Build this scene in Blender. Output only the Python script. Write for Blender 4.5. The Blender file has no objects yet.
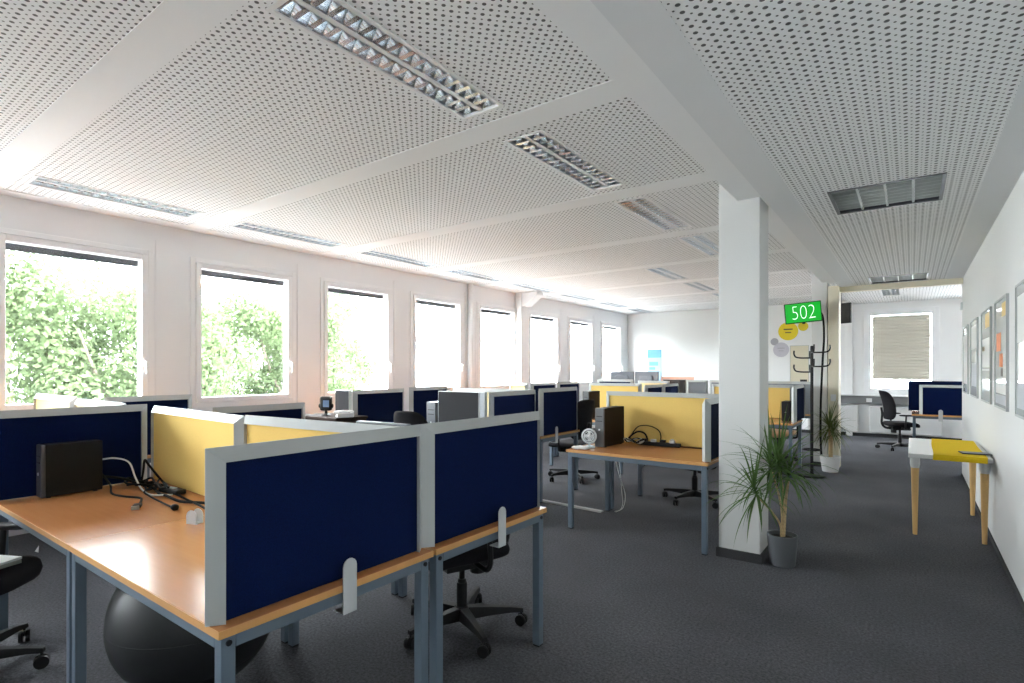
import bpy, math, random
from mathutils import Vector, Matrix
random.seed(7)
S = bpy.context.scene
COL = S.collection
PI = math.pi

# ------------------------------------------------------------------ materials
def mat(name, rgb, rough=0.6, metal=0.0, emit=None, estr=0.0, spec=0.5, noise=None, bump=None, coat=0.0):
    m = bpy.data.materials.new(name); m.use_nodes = True
    nt = m.node_tree; b = nt.nodes['Principled BSDF']
    b.inputs['Base Color'].default_value = (*rgb, 1)
    b.inputs['Roughness'].default_value = rough
    b.inputs['Metallic'].default_value = metal
    b.inputs['Specular IOR Level'].default_value = spec
    b.inputs['Coat Weight'].default_value = coat
    if emit:
        b.inputs['Emission Color'].default_value = (*emit, 1)
        b.inputs['Emission Strength'].default_value = estr
    tc = nt.nodes.new('ShaderNodeTexCoord')
    if noise:
        scale, amt = noise
        n = nt.nodes.new('ShaderNodeTexNoise'); n.inputs['Scale'].default_value = scale
        n.inputs['Detail'].default_value = 4
        nt.links.new(tc.outputs['Object'], n.inputs['Vector'])
        r = nt.nodes.new('ShaderNodeMapRange')
        r.inputs[1].default_value = .3; r.inputs[2].default_value = .7
        r.inputs[3].default_value = 1 - amt; r.inputs[4].default_value = 1 + amt
        nt.links.new(n.outputs['Fac'], r.inputs[0])
        mx = nt.nodes.new('ShaderNodeVectorMath'); mx.operation = 'SCALE'
        mx.inputs[0].default_value = rgb
        nt.links.new(r.outputs[0], mx.inputs['Scale'])
        nt.links.new(mx.outputs[0], b.inputs['Base Color'])
    if bump:
        scale, st = bump
        n2 = nt.nodes.new('ShaderNodeTexNoise'); n2.inputs['Scale'].default_value = scale
        nt.links.new(tc.outputs['Object'], n2.inputs['Vector'])
        bp = nt.nodes.new('ShaderNodeBump'); bp.inputs['Strength'].default_value = st
        bp.inputs['Distance'].default_value = .003
        nt.links.new(n2.outputs['Fac'], bp.inputs['Height'])
        nt.links.new(bp.outputs['Normal'], b.inputs['Normal'])
    return m

def perf_mat():
    m = mat('perforated_board', (.87, .875, .88), .8)
    nt = m.node_tree; L = nt.links; b = nt.nodes['Principled BSDF']
    tc = nt.nodes.new('ShaderNodeTexCoord')
    def holes(off, r):
        P = .0465
        a = nt.nodes.new('ShaderNodeVectorMath'); a.operation = 'MULTIPLY_ADD'
        a.inputs[1].default_value = (1/P, 1/P, 0); a.inputs[2].default_value = (off, off, 0)
        L.new(tc.outputs['Object'], a.inputs[0])
        f = nt.nodes.new('ShaderNodeVectorMath'); f.operation = 'FRACTION'; L.new(a.outputs[0], f.inputs[0])
        s = nt.nodes.new('ShaderNodeVectorMath'); s.operation = 'SUBTRACT'; s.inputs[1].default_value = (.5, .5, 0)
        L.new(f.outputs[0], s.inputs[0])
        l = nt.nodes.new('ShaderNodeVectorMath'); l.operation = 'LENGTH'; L.new(s.outputs[0], l.inputs[0])
        c = nt.nodes.new('ShaderNodeMath'); c.operation = 'LESS_THAN'; c.inputs[1].default_value = r / P
        L.new(l.outputs['Value'], c.inputs[0]); return c
    A, B = holes(0, .0092), holes(.5, .0048)
    mx = nt.nodes.new('ShaderNodeMath'); mx.operation = 'MAXIMUM'
    L.new(A.outputs[0], mx.inputs[0]); L.new(B.outputs[0], mx.inputs[1])
    c = nt.nodes.new('ShaderNodeMix'); c.data_type = 'RGBA'
    c.inputs[6].default_value = (.87, .875, .88, 1); c.inputs[7].default_value = (.11, .11, .11, 1)
    L.new(mx.outputs[0], c.inputs[0]); L.new(c.outputs[2], b.inputs['Base Color'])
    return m

def wood_mat(name, c1, c2, rough, axis=0, coat=0.0):
    m = mat(name, c1, rough, coat=coat)
    nt = m.node_tree; L = nt.links; b = nt.nodes['Principled BSDF']
    tc = nt.nodes.new('ShaderNodeTexCoord'); mp = nt.nodes.new('ShaderNodeMapping')
    sc = [14, 14, 14]; sc[axis] = 1.2
    mp.inputs['Scale'].default_value = sc
    L.new(tc.outputs['Object'], mp.inputs['Vector'])
    n = nt.nodes.new('ShaderNodeTexNoise'); n.inputs['Scale'].default_value = 3; n.inputs['Detail'].default_value = 5
    L.new(mp.outputs[0], n.inputs['Vector'])
    c = nt.nodes.new('ShaderNodeMix'); c.data_type = 'RGBA'
    c.inputs[6].default_value = (*c1, 1); c.inputs[7].default_value = (*c2, 1)
    L.new(n.outputs['Fac'], c.inputs[0]); L.new(c.outputs[2], b.inputs['Base Color'])
    return m

def carpet_mat():
    m = mat('carpet', (.05, .05, .055), .95, spec=.15)
    nt = m.node_tree; L = nt.links; b = nt.nodes['Principled BSDF']
    b.inputs['Sheen Weight'].default_value = .05; b.inputs['Sheen Roughness'].default_value = .4; b.inputs['Sheen Tint'].default_value = (.85, .88, 1, 1)
    tc = nt.nodes.new('ShaderNodeTexCoord')
    n = nt.nodes.new('ShaderNodeTexNoise'); n.inputs['Scale'].default_value = 70; n.inputs['Detail'].default_value = 4; n.inputs['Roughness'].default_value = .75
    n2 = nt.nodes.new('ShaderNodeTexNoise'); n2.inputs['Scale'].default_value = 1.3; n2.inputs['Detail'].default_value = 5
    L.new(tc.outputs['Object'], n.inputs['Vector']); L.new(tc.outputs['Object'], n2.inputs['Vector'])
    r = nt.nodes.new('ShaderNodeMapRange'); r.inputs[1].default_value = .3; r.inputs[2].default_value = .7
    r.inputs[3].default_value = .30; r.inputs[4].default_value = 1.70
    L.new(n.outputs['Fac'], r.inputs[0])
    r2 = nt.nodes.new('ShaderNodeMapRange'); r2.inputs[1].default_value = .3; r2.inputs[2].default_value = .7
    r2.inputs[3].default_value = .8; r2.inputs[4].default_value = 1.2
    L.new(n2.outputs['Fac'], r2.inputs[0])
    mu = nt.nodes.new('ShaderNodeMath'); mu.operation = 'MULTIPLY'
    L.new(r.outputs[0], mu.inputs[0]); L.new(r2.outputs[0], mu.inputs[1])
    v = nt.nodes.new('ShaderNodeVectorMath'); v.operation = 'SCALE'; v.inputs[0].default_value = CARPET
    L.new(mu.outputs[0], v.inputs['Scale']); L.new(v.outputs[0], b.inputs['Base Color'])
    bp = nt.nodes.new('ShaderNodeBump'); bp.inputs['Strength'].default_value = .6; bp.inputs['Distance'].default_value = .004
    L.new(n.outputs['Fac'], bp.inputs['Height']); L.new(bp.outputs['Normal'], b.inputs['Normal'])
    return m

def glass_mat():
    m = bpy.data.materials.new('window_glass'); m.use_nodes = True
    nt = m.node_tree; nt.nodes.clear()
    o = nt.nodes.new('ShaderNodeOutputMaterial'); mx = nt.nodes.new('ShaderNodeMixShader')
    t = nt.nodes.new('ShaderNodeBsdfTransparent'); t.inputs[0].default_value = (.97, .98, .97, 1)
    g = nt.nodes.new('ShaderNodeBsdfGlossy'); g.inputs['Roughness'].default_value = .02
    mx.inputs[0].default_value = .06
    nt.links.new(t.outputs[0], mx.inputs[1]); nt.links.new(g.outputs[0], mx.inputs[2]); nt.links.new(mx.outputs[0], o.inputs[0])
    return m

def translucent_mat(name, rgb, fac, noise=None):
    m = bpy.data.materials.new(name); m.use_nodes = True
    nt = m.node_tree; nt.nodes.clear()
    o = nt.nodes.new('ShaderNodeOutputMaterial'); mx = nt.nodes.new('ShaderNodeMixShader')
    t = nt.nodes.new('ShaderNodeBsdfTranslucent'); d = nt.nodes.new('ShaderNodeBsdfDiffuse')
    for q in (t, d): q.inputs[0].default_value = (*rgb, 1)
    if noise:
        tc = nt.nodes.new('ShaderNodeTexCoord'); n = nt.nodes.new('ShaderNodeTexNoise')
        n.inputs['Scale'].default_value = noise[0]; n.inputs['Detail'].default_value = 3
        nt.links.new(tc.outputs['Object'], n.inputs['Vector'])
        cr = nt.nodes.new('ShaderNodeMix'); cr.data_type = 'RGBA'
        cr.inputs[6].default_value = (*rgb, 1); cr.inputs[7].default_value = (*noise[1], 1)
        nt.links.new(n.outputs['Fac'], cr.inputs[0])
        for q in (t, d): nt.links.new(cr.outputs[2], q.inputs[0])
    mx.inputs[0].default_value = fac
    nt.links.new(d.outputs[0], mx.inputs[1]); nt.links.new(t.outputs[0], mx.inputs[2]); nt.links.new(mx.outputs[0], o.inputs[0])
    return m

CARPET = (.070, .070, .078)
M = dict(
    perf=perf_mat(), ceil=mat('ceiling_paint', (.87, .875, .88), .85, bump=(60, .05)),
    ceil_shaded=mat('shaded_corridor_ceiling_paint', (.78, .79, .80), .85, bump=(60, .05)),  # same ceiling paint, darkened so the corridor's shade sits in the colour
    wallr=mat('corridor_wall_paint', (.80, .80, .79), .8, bump=(90, .15)),
    wall=mat('wall_paint', (.88, .88, .875), .8, bump=(90, .15)),
    wallrough=mat('woodchip_paint', (.70, .70, .69), .85, bump=(140, .5)),
    panel=mat('window_panel_paint', (.85, .855, .87), .55),
    frame=mat('window_frame_pvc', (.88, .88, .89), .35),
    beige=mat('beige_paint', (.76, .70, .55), .6),
    carpet=carpet_mat(), base=mat('carpet_baseboard', (.045, .045, .048), .9, noise=(200, .4)),
    glass=glass_mat(), dark=mat('dark_grey_plastic', (.05, .05, .06), .5),
    wood=wood_mat('beech_laminate', (.56, .25, .10), (.48, .20, .075), .20, 0),
    edge=wood_mat('beech_edge_band', (.62, .32, .11), (.56, .28, .09), .4, 0),
    steel=mat('blue_grey_steel', (.115, .155, .20), .38, .0),
    screw=mat('dark_screw', (.02, .02, .025), .4, .6),
    navy=mat('navy_fabric', (.0018, .0080, .044), .9, spec=.1, noise=(300, .25)),
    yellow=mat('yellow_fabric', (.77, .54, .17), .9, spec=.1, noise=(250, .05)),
    cream=mat('window_lit_yellow_fabric', (.85, .72, .38), .9, spec=.1),  # same yellow fabric with the window light painted in as a paler tone
    charcoal=mat('charcoal_fabric', (.035, .035, .038), .9, spec=.1, noise=(250, .2)),
    blackfab=mat('black_display_and_shaded_screen', (.012, .010, .010), .7),
    greyfab=mat('light_grey_fabric', (.40, .42, .45), .9, spec=.1),
    midgrey=mat('mid_grey_fabric', (.22, .24, .27), .9, spec=.1),
    peach=mat('peach_fabric', (.72, .45, .36), .9),
    alu=mat('silver_grey_frame', (.45, .47, .465), .42, .1),
    clamp=mat('pale_grey_metal', (.55, .57, .58), .45, .1),
    black=mat('black_plastic', (.008, .008, .009), .5, spec=.3),
    blackfabric=mat('black_upholstery', (.012, .011, .014), .85, spec=.2, noise=(300, .4)),
    chrome=mat('mirror_aluminium', (.88, .92, .96), .18, 1.0),
    lampwhite=mat('lamp_housing_white', (.80, .80, .80), .4),
    tube=mat('fluorescent_tube', (.85, .85, .85), .3),
    silver=mat('silver_plastic', (.10, .105, .115), .35, .3),
    pcside=mat('dark_brown_steel', (.016, .011, .008), .6, spec=.2),
    rubber=mat('black_rubber', (.010, .011, .013), .5, bump=(25, .1)),
    blackmatte=mat('matt_black_steel', (.008, .008, .008), .6, spec=.2),
    midsteel=mat('grey_bezel', (.08, .083, .087), .5),
    cablew=mat('white_cable', (.75, .75, .72), .5), cableb=mat('black_cable', (.005, .005, .005), .7, spec=.2),
    white=mat('white_plastic', (.82, .82, .82), .4), whitelac=mat('white_lacquer', (.80, .80, .79), .35),
    legwood=wood_mat('honey_wood', (.84, .54, .22), (.76, .46, .17), .45, 2),
    runner=mat('mustard_cloth', (.80, .55, .02), .85, spec=.1, noise=(200, .08)),
    paper=mat('paper', (.82, .82, .80), .8), book=mat('book_cover', (.35, .36, .30), .6),
    pot=mat('dark_grey_pot', (.12, .128, .14), .45), soil=mat('soil', (.02, .015, .01), .95, noise=(80, .4)),
    potw=mat('white_ceramic_pot', (.78, .78, .77), .3),
    trunk=mat('plant_stem', (.50, .36, .19), .8, noise=(60, .25)),
    leaf=translucent_mat('dracaena_leaf', (.06, .13, .035), .25, (8, (.13, .21, .07))),
    leafy=translucent_mat('dracaena_leaf_pale', (.10, .16, .05), .25, (8, (.16, .17, .06))),
    bark=mat('bark', (.10, .08, .06), .9, noise=(20, .3)),
    tree=translucent_mat('tree_leaves', (.066, .100, .042), .5, (1.5, (.115, .145, .08))),
    tree2=translucent_mat('tree_leaves_pale', (.085, .112, .055), .5, (1.5, (.135, .155, .095))),
    grass=mat('pale_paving', (.42, .42, .42), .9, noise=(3, .15)),
    render=mat('white_render', (.80, .80, .80), .8), roof=mat('pale_roof', (.55, .55, .56), .8),
    signgrey=mat('blue_grey_sign', (.011, .0125, .014), .6), signwhite=mat('sign_white', (.75, .75, .75), .6),
    blind=translucent_mat('pleated_blind_fabric', (.50, .47, .40), .005),
    green=mat('green_screen', (.0, .02, .0), .3, emit=(.0, .36, .018), estr=1.0),
    digits=mat('white_digits', (.8, .8, .8), .4, emit=(.85, .95, .85), estr=.9),
    dotyellow=mat('yellow_sticker', (.72, .55, .01), .6), dotgrey=mat('grey_sticker', (.42, .41, .45), .6),
    dotlilac=mat('lilac_grey_sticker', (.58, .56, .62), .6),
    ink=mat('ink', (.06, .05, .05), .7), bannerb=mat('light_blue_print', (.11, .32, .50), .6),
    bannerl=mat('pale_blue_print', (.36, .50, .62), .6), bannerd=mat('blue_grey_print', (.22, .33, .45), .6),
    orange=mat('orange_print', (.75, .22, .06), .6), cream2=mat('cream_board', (.72, .66, .50), .7),
    ochre=mat('ochre_print', (.70, .50, .18), .6), greyprint=mat('grey_print', (.45, .47, .50), .6),
    pane=mat('picture_glazing', (.72, .76, .75), .08, spec=.6),
    brown=mat('dark_brown_veneer', (.040, .026, .021), .85, spec=.15, noise=(12, .25)),
    greybrown=mat('taupe_side_panel', (.20, .17, .155), .6),
    bluelens=mat('bluish_plastic', (.14, .20, .34), .3), duct=mat('grey_cable_duct', (.20, .205, .21), .5),
    seatpeach=mat('peach_seat_shell', (.62, .36, .22), .5),
    clear=mat('clear_plastic', (.72, .75, .76), .2, spec=.6),
    screenoff=mat('dark_monitor_back', (.09, .10, .12), .4),
    greyalu=mat('matt_aluminium', (.50, .53, .52), .4, .2),
    radiator=mat('radiator_enamel', (.74, .74, .73), .45),
)

M['wood'].node_tree.nodes['Principled BSDF'].inputs['Specular IOR Level'].default_value = .34

# ------------------------------------------------------------------ mesh builder
class MB:
    def __init__(s): s.v = []; s.f = []
    def add(s, vs, fs, mtx=None):
        o = len(s.v)
        s.v += [tuple(mtx @ Vector(p)) if mtx else tuple(p) for p in vs]
        s.f += [tuple(i + o for i in f) for f in fs]; return s
    def box(s, x0, x1, y0, y1, z0, z1, mtx=None):
        vs = [(x, y, z) for z in (z0, z1) for y in (y0, y1) for x in (x0, x1)]
        fs = [(0, 2, 3, 1), (4, 5, 7, 6), (0, 1, 5, 4), (2, 6, 7, 3), (0, 4, 6, 2), (1, 3, 7, 5)]
        return s.add(vs, fs, mtx)
    def tube(s, pts, r, n=8, caps=True, r1=None):
        pts = [Vector(p) for p in pts]; N = len(pts); vs = []; fs = []
        t0 = (pts[1] - pts[0]).normalized()
        up = Vector((0, 0, 1)) if abs(t0.z) < .9 else Vector((1, 0, 0))
        a = t0.cross(up).normalized()
        for i, p in enumerate(pts):
            t = (pts[min(i+1, N-1)] - pts[max(i-1, 0)]).normalized()
            a = (a - t * a.dot(t)).normalized(); b = t.cross(a)
            rr = r if r1 is None else r + (r1 - r) * i / (N - 1)
            if callable(r): rr = r(i / (N - 1))
            for k in range(n):
                an = 2 * PI * k / n
                vs.append(p + a * rr * math.cos(an) + b * rr * math.sin(an))
        for i in range(N - 1):
            for k in range(n):
                k2 = (k + 1) % n
                fs.append((i*n+k, i*n+k2, (i+1)*n+k2, (i+1)*n+k))
        if caps: fs += [tuple(range(n-1, -1, -1)), tuple((N-1)*n+k for k in range(n))]
        return s.add(vs, fs)
    def lathe(s, prof, n=24, c=(0, 0, 0), mtx=None):
        vs = []; fs = []
        for r, z in prof:
            for k in range(n):
                an = 2*PI*k/n; vs.append((c[0]+r*math.cos(an), c[1]+r*math.sin(an), c[2]+z))
        for i in range(len(prof)-1):
            for k in range(n):
                k2 = (k+1) % n; fs.append((i*n+k, i*n+k2, (i+1)*n+k2, (i+1)*n+k))
        fs += [tuple(range(n-1, -1, -1)), tuple((len(prof)-1)*n+k for k in range(n))]
        return s.add(vs, fs, mtx)
    def prism(s, poly, a, b, mtx=None):          # polygon (u,w) extruded along local y from a to b
        n = len(poly)
        vs = [(u, a, w) for u, w in poly] + [(u, b, w) for u, w in poly]
        fs = [tuple(range(n)), tuple(range(2*n-1, n-1, -1))] + [(i, n+i, n+(i+1) % n, (i+1) % n) for i in range(n)]
        return s.add(vs, fs, mtx)
    def pillow(s, c, size, ex=.45, ez=.6, fn=None, nu=24, nv=14, mtx=None):
        sp = lambda x, e: math.copysign(abs(x) ** e, x)
        vs = []; fs = []
        for j in range(nv + 1):
            la = -PI/2 + PI*j/nv
            for i in range(nu):
                lo = 2*PI*i/nu
                x = sp(math.cos(la), ez)*sp(math.cos(lo), ex)*size[0]/2
                y = sp(math.cos(la), ez)*sp(math.sin(lo), ex)*size[1]/2
                z = sp(math.sin(la), ez)*size[2]/2
                if fn: x, y, z = fn(x, y, z)
                vs.append((c[0]+x, c[1]+y, c[2]+z))
        for j in range(nv):
            for i in range(nu):
                i2 = (i+1) % nu; fs.append((j*nu+i, j*nu+i2, (j+1)*nu+i2, (j+1)*nu+i))
        return s.add(vs, fs, mtx)
    def build(s, name, m, parent=None, smooth=False, bevel=0, loc=None):
        me = bpy.data.meshes.new(name); me.from_pydata([tuple(p) for p in s.v], [], s.f); me.update()
        import bmesh
        bm = bmesh.new(); bm.from_mesh(me)
        if not getattr(s, 'open', False): bmesh.ops.recalc_face_normals(bm, faces=bm.faces)
        bm.to_mesh(me); bm.free()
        me.materials.append(M[m] if isinstance(m, str) else m)
        if smooth: me.shade_smooth() if hasattr(me, 'shade_smooth') else None
        o = bpy.data.objects.new(name, me); COL.objects.link(o)
        if parent: o.parent = parent
        if loc: o.location = loc
        if bevel:
            b = o.modifiers.new('bevel', 'BEVEL'); b.width = bevel; b.segments = 2; b.limit_method = 'ANGLE'
        return o

def smooth_path(pts, k=6):
    pts = [Vector(p) for p in pts]; P = [2*pts[0]-pts[1]] + pts + [2*pts[-1]-pts[-2]]; out = []
    for i in range(1, len(P)-2):
        p0, p1, p2, p3 = P[i-1:i+3]
        for j in range(k):
            t = j/k
            out.append(.5*((2*p1)+(p2-p0)*t+(2*p0-5*p1+4*p2-p3)*t*t+(3*p1-p0-3*p2+p3)*t**3))
    out.append(pts[-1]); return out

def tag(o, label, cat, group=None, kind=None):
    o['label'] = label; o['category'] = cat
    if group: o['group'] = group
    if kind: o['kind'] = kind
    return o
def thing(name, label, cat, loc=(0, 0, 0), rz=0, group=None):
    o = bpy.data.objects.new(name, None); COL.objects.link(o); o.empty_display_size = .1
    o.location = loc; o.rotation_euler = (0, 0, rz)
    return tag(o, label, cat, group)
def struct(name, mb, m, parent=None, **k):
    o = mb.build(name, m, parent, **k)
    if not parent: o['kind'] = 'structure'
    return o
def dup(o, parent=None):
    c = o.copy(); COL.objects.link(c); c.parent = parent
    for ch in list(o.children): dup(ch, c)
    return c
def dup_thing(src, loc, rz, label, group=None):
    c = dup(src); c.location = loc; c.rotation_euler = (0, 0, rz); c['label'] = label
    if group: c['group'] = group
    return c

# ------------------------------------------------------------------ room
XW, XR, YB, YF = -6.30, .55, 14.0, -3.6
ZC, ZK = 2.95, 2.66           # main ceiling, corridor ceiling
XB0, XB1 = -1.07, -.85        # beam
XE = 3.4                      # far right of the rear area
struct('floor', MB().box(XW-.3, XE+.2, YF-.2, YB+.2, -.12, 0), 'carpet')
struct('ceiling', MB().box(XW-.3, XE+.2, YF-.2, YB+.2, 3.12, 3.25), 'ceil')

# main perforated ceiling with lamp openings
WIN = lambda i: (1.216 + 1.606*i, 2.246 + 1.606*i)
BAY = 1.638
strip = lambda j: (.955 + BAY*j, 1.16 + BAY*j)
LW = .27
lamps = []
for j in range(-3, 8):
    y0 = 1.245 + BAY*j; y1 = min(y0 + 1.22, YB - .06)
    lamps.append((-5.62, y0, y1, j, 'w'))
    lamps.append(((-2.02 if j <= 3 else -3.1), y0, y1, j, 'm'))
clamps_c = [(-.145, 4.30, 4.94), (-.145, 8.62, 9.24)]
def holed(x0, x1, y0, y1, z, holes):
    xs = sorted({x0, x1} | {h[k] for h in holes for k in (0, 1)}); ys = sorted({y0, y1} | {h[k] for h in holes for k in (2, 3)})
    m = MB(); m.open = True
    for a, b in zip(xs, xs[1:]):
        for c, d in zip(ys, ys[1:]):
            if any(h[0]-1e-6 <= a and b <= h[1]+1e-6 and h[2]-1e-6 <= c and d <= h[3]+1e-6 for h in holes): continue
            m.add([(a, c, z), (a, d, z), (b, d, z), (b, c, z)], [(0, 1, 2, 3)])
    return m
hm = [(x-LW/2, x+LW/2, y0, y1) for x, y0, y1, j, k in lamps]
struct('ceiling', holed(XW, XB0, YF, YB, ZC, hm), 'perf')
hc = [(x-.31, x+.31, y0, y1) for x, y0, y1 in clamps_c]
struct('ceiling', holed(-.667, .37, YF, 9.36, ZK, hc), 'perf')
n = 1
for j in range(-3, 9):
    a, b = strip(j)
    struct('trim_%d' % n, MB().box(XW+.2, XB0, a, min(b, YB), ZC-.004, ZC+.03), 'ceil'); n += 1
struct('trim_%d' % n, MB().box(XW, XW+.2, YF, YB, ZC-.005, ZC+.03), 'ceil'); n += 1
struct('trim_%d' % n, MB().box(XB1, -.667, YF, 9.4, ZK-.002, ZK+.06), 'ceil_shaded'); n += 1      # corridor ceiling margins; greyer colour paints in the shading step beside the beam
struct('trim_%d' % n, MB().box(.37, XR, YF, 9.4, ZK-.002, ZK+.06), 'ceil_shaded'); n += 1
struct('beam', MB().box(XB0, XB1+.05, YF, 9.4, 2.73, 3.13), 'ceil')
struct('beam', MB().box(XB0-.005, XB0+.1, 9.4, YB, 2.868, 3.13), 'ceil')
# rear area ceiling
hr = [(-.46, -.16, 11.5, 12.7)]
struct('ceiling', holed(XB0, XE, 9.40, YB, 2.86, hr), 'perf')
# walls
w = MB(); w0 = XW - .26
ZS, ZT = 1.03, 2.665
w.box(w0, XW, YF, YB, 0, ZS); w.box(w0, XW, YF, YB, ZT, 3.13)
prev = YF
for i in range(-3, 8):
    a, b = WIN(i); w.box(w0, XW, prev, a-.11, ZS, ZT); prev = b + .11
w.box(w0, XW, prev, YB, ZS, ZT)
struct('wall_left', w, 'panel')
struct('wall_right', MB().box(XR, XR+.2, YF, 9.55, 0, 3.13), 'wallr')
wb = MB(); BX0, BX1, BZ0, BZ1 = -.70, .33, 1.04, 2.59
for a, b, c, d in ((XW-.2, BX0-.09, 0, 3.13), (BX1+.09, 1.5, 0, 3.13), (2.7, XE, 0, 3.13), (1.5, 2.7, 0, BZ0-.09), (1.5, 2.7, BZ1+.09, 3.13), (BX0-.09, BX1+.09, 0, BZ0-.09), (BX0-.09, BX1+.09, BZ1+.09, 3.13)):
    wb.box(a, b, YB, YB+.25, c, d)
struct('wall_back', wb, 'wall')
wfm = MB(); FW = []
wfm.box(XW-.26, XE, YF-.2, YF, 0, 1.0); wfm.box(XW-.26, XE, YF-.2, YF, 2.55, 3.13)
xa = XW-.26
for a, b in FW: wfm.box(xa, a, YF-.2, YF, 1.0, 2.55); xa = b
wfm.box(xa, XE, YF-.2, YF, 1.0, 2.55)
struct('wall_front', wfm, 'wall')
for k, (a, b) in enumerate(FW):
    f = MB(); f.box(a, a+.08, YF-.12, YF+.01, 1.0, 2.55); f.box(b-.08, b, YF-.12, YF+.01, 1.0, 2.55); f.box(a+.08, b-.08, YF-.12, YF+.01, 1.0, 1.08); f.box(a+.08, b-.08, YF-.12, YF+.01, 2.47, 2.55)
    wq = struct('window_%d' % (13+k), f, 'frame', bevel=.004)
    MB().box(a+.08, b-.08, YF-.07, YF-.064, 1.08, 2.47).build('pane', 'glass', wq)
struct('wall_side', MB().box(XE, XE+.2, 9.35, YB+.2, 0, 3.13), 'wall')
struct('wall_corner', MB().box(XR+.2, XE, 9.35, 9.55, 0, 3.13), 'wall')
struct('baseboard_right', MB().box(XR-.012, XR, YF, 9.55, 0, .04), 'base')
struct('baseboard_back', MB().box(XW, XE, YB-.015, YB, 0, .07), 'base')
# pillars
def pillar(y0, y1, x1=-.91):
    p = struct('pillar', MB().box(-1.21, x1, y0, y1, 0, 3.13), 'wallrough', bevel=.008)
    b = MB()
    b.box(-1.225, x1+.015, y0-.015, y0, 0, .07); b.box(-1.225, x1+.015, y1, y1+.015, 0, .07)
    b.box(-1.225, -1.21, y0, y1, 0, .07); b.box(x1, x1+.015, y0, y1, 0, .07)
    b.build('baseboard', 'base', p)
    return p
pillar(4.37, 4.67)
pillar(9.25, 9.55, -1.005)
# beige portal frame: jamb, lintel
struct('trim_%d' % n, MB().box(-.99, -.855, 9.20, 9.5, 0, ZK), 'beige', bevel=.004); n += 1
struct('trim_%d' % n, MB().box(-.855, XR, 9.36, 9.48, 2.585, 2.90), 'beige', bevel=.004); n += 1
# window wall column, pipe, corbel
struct('trim_%d' % n, MB().box(XW, XW+.14, 8.72, 8.98, 0, ZC), 'frame', bevel=.005); n += 1
struct('trim_%d' % n, MB().prism([(0, 0), (0, .26), (.36, .26), (.36, .2), (.08, 0)], 8.74, 8.96, Matrix.Translation((XW+.14, 0, 2.68))), 'frame'); n += 1
struct('trim_%d' % n, MB().tube([(XW+.05, 7.3, 0), (XW+.05, 7.3, ZC)], .045, 12), 'frame', smooth=True); n += 1
# grooves of the wall panels: thin cover strips between the windows
for i in range(-1, 7):
    b = WIN(i)[1] + .11; a = WIN(i+1)[0] - .11
    struct('trim_%d' % n, MB().box(XW, XW+.008, b+.02, a-.02, .9, ZT+.12), 'panel', bevel=.002); n += 1

def window(idx, a, b, z0, z1, handle=True):
    fw = .11
    f = MB(); x0, x1 = XW-.10, XW+.022
    A, B = a-fw, b+fw; Z0, Z1 = z0-fw, z1+fw
    # fixed outer frame
    f.box(x0, XW+.012, A, a-.06, Z0, Z1); f.box(x0, XW+.012, b+.06, B, Z0, Z1)
    f.box(x0, XW+.012, a-.06, b+.06, Z0, z0-.06); f.box(x0, XW+.012, a-.06, b+.06, z1+.06, Z1)
    w = f.build('window_%d' % idx, 'frame', bevel=.004); w['kind'] = 'structure'
    s = MB()
    s.box(x0+.01, x1, a-.056, a, z0-.056, z1+.056); s.box(x0+.01, x1, b, b+.056, z0-.056, z1+.056)
    s.box(x0+.01, x1, a, b, z0-.056, z0); s.box(x0+.01, x1, a, b, z1, z1+.056)
    s.build('sash', 'frame', w, bevel=.005)
    MB().box(XW-.062, XW-.056, a, b, z0, z1).build('pane', 'glass', w)
    MB().box(XW-.15, XW-.10, a-.02, b+.02, z1-.055, z1+.03).build('rolled_blind', 'dark', w)
    if handle:
        h = MB(); y = b + .028; zc = 1.52
        h.box(x1, x1+.012, y-.014, y+.014, zc-.035, zc+.035); h.box(x1+.012, x1+.05, y-.008, y+.008, zc-.008, zc+.008)
        h.box(x1+.038, x1+.052, y-.010, y+.010, zc-.115, zc+.010)
        h.build('handle', 'white', w, bevel=.003)
    return w
for k, i in enumerate(list(range(0, 8)) + [-1, -2, -3]):
    a, b = WIN(i); window(k+1, a, b, 1.14, 2.555, True)

# rear window with pleated blind
f = MB(); y0, y1 = YB-.02, YB+.1
for a, b, c, d in ((BX0-.13, BX0-.05, BZ0-.13, BZ1+.13), (BX1+.05, BX1+.13, BZ0-.13, BZ1+.13), (BX0-.05, BX1+.05, BZ0-.13, BZ0-.05), (BX0-.05, BX1+.05, BZ1+.05, BZ1+.13)):
    f.box(a, b, y0, y1, c, d)
wr = struct('window_12', f, 'frame', bevel=.004)
f = MB()
for a, b, c, d in ((BX0-.05, BX0, BZ0-.05, BZ1+.05), (BX1, BX1+.05, BZ0-.05, BZ1+.05), (BX0, BX1, BZ0-.05, BZ0), (BX0, BX1, BZ1, BZ1+.05)):
    f.box(a, b, y0-.01, y1-.02, c, d)
f.build('sash', 'frame', wr, bevel=.004)
MB().box(BX0, BX1, YB+.05, YB+.056, BZ0, BZ1).build('pane', 'glass', wr)
f = MB()
for a, b, c, d in ((1.44, 1.58, .89, 2.74), (2.62, 2.76, .89, 2.74), (1.58, 2.62, .89, 1.04), (1.58, 2.62, 2.59, 2.74)): f.box(a, b, y0, y1, c, d)
wr2 = struct('window_13', f, 'frame', bevel=.004)
MB().box(1.58, 2.62, YB+.05, YB+.056, 1.04, 2.59).build('pane', 'glass', wr2)
bl = MB(); bl.open = True; N = 44; zb = BZ0 + .21
for k in range(N+1):
    z = zb + (BZ1-.03-zb)*k/N; y = YB + .022 + (.004 if k % 2 else -.004)
    bl.v += [(BX0+.02, y, z), (BX1-.02, y, z)]
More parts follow.
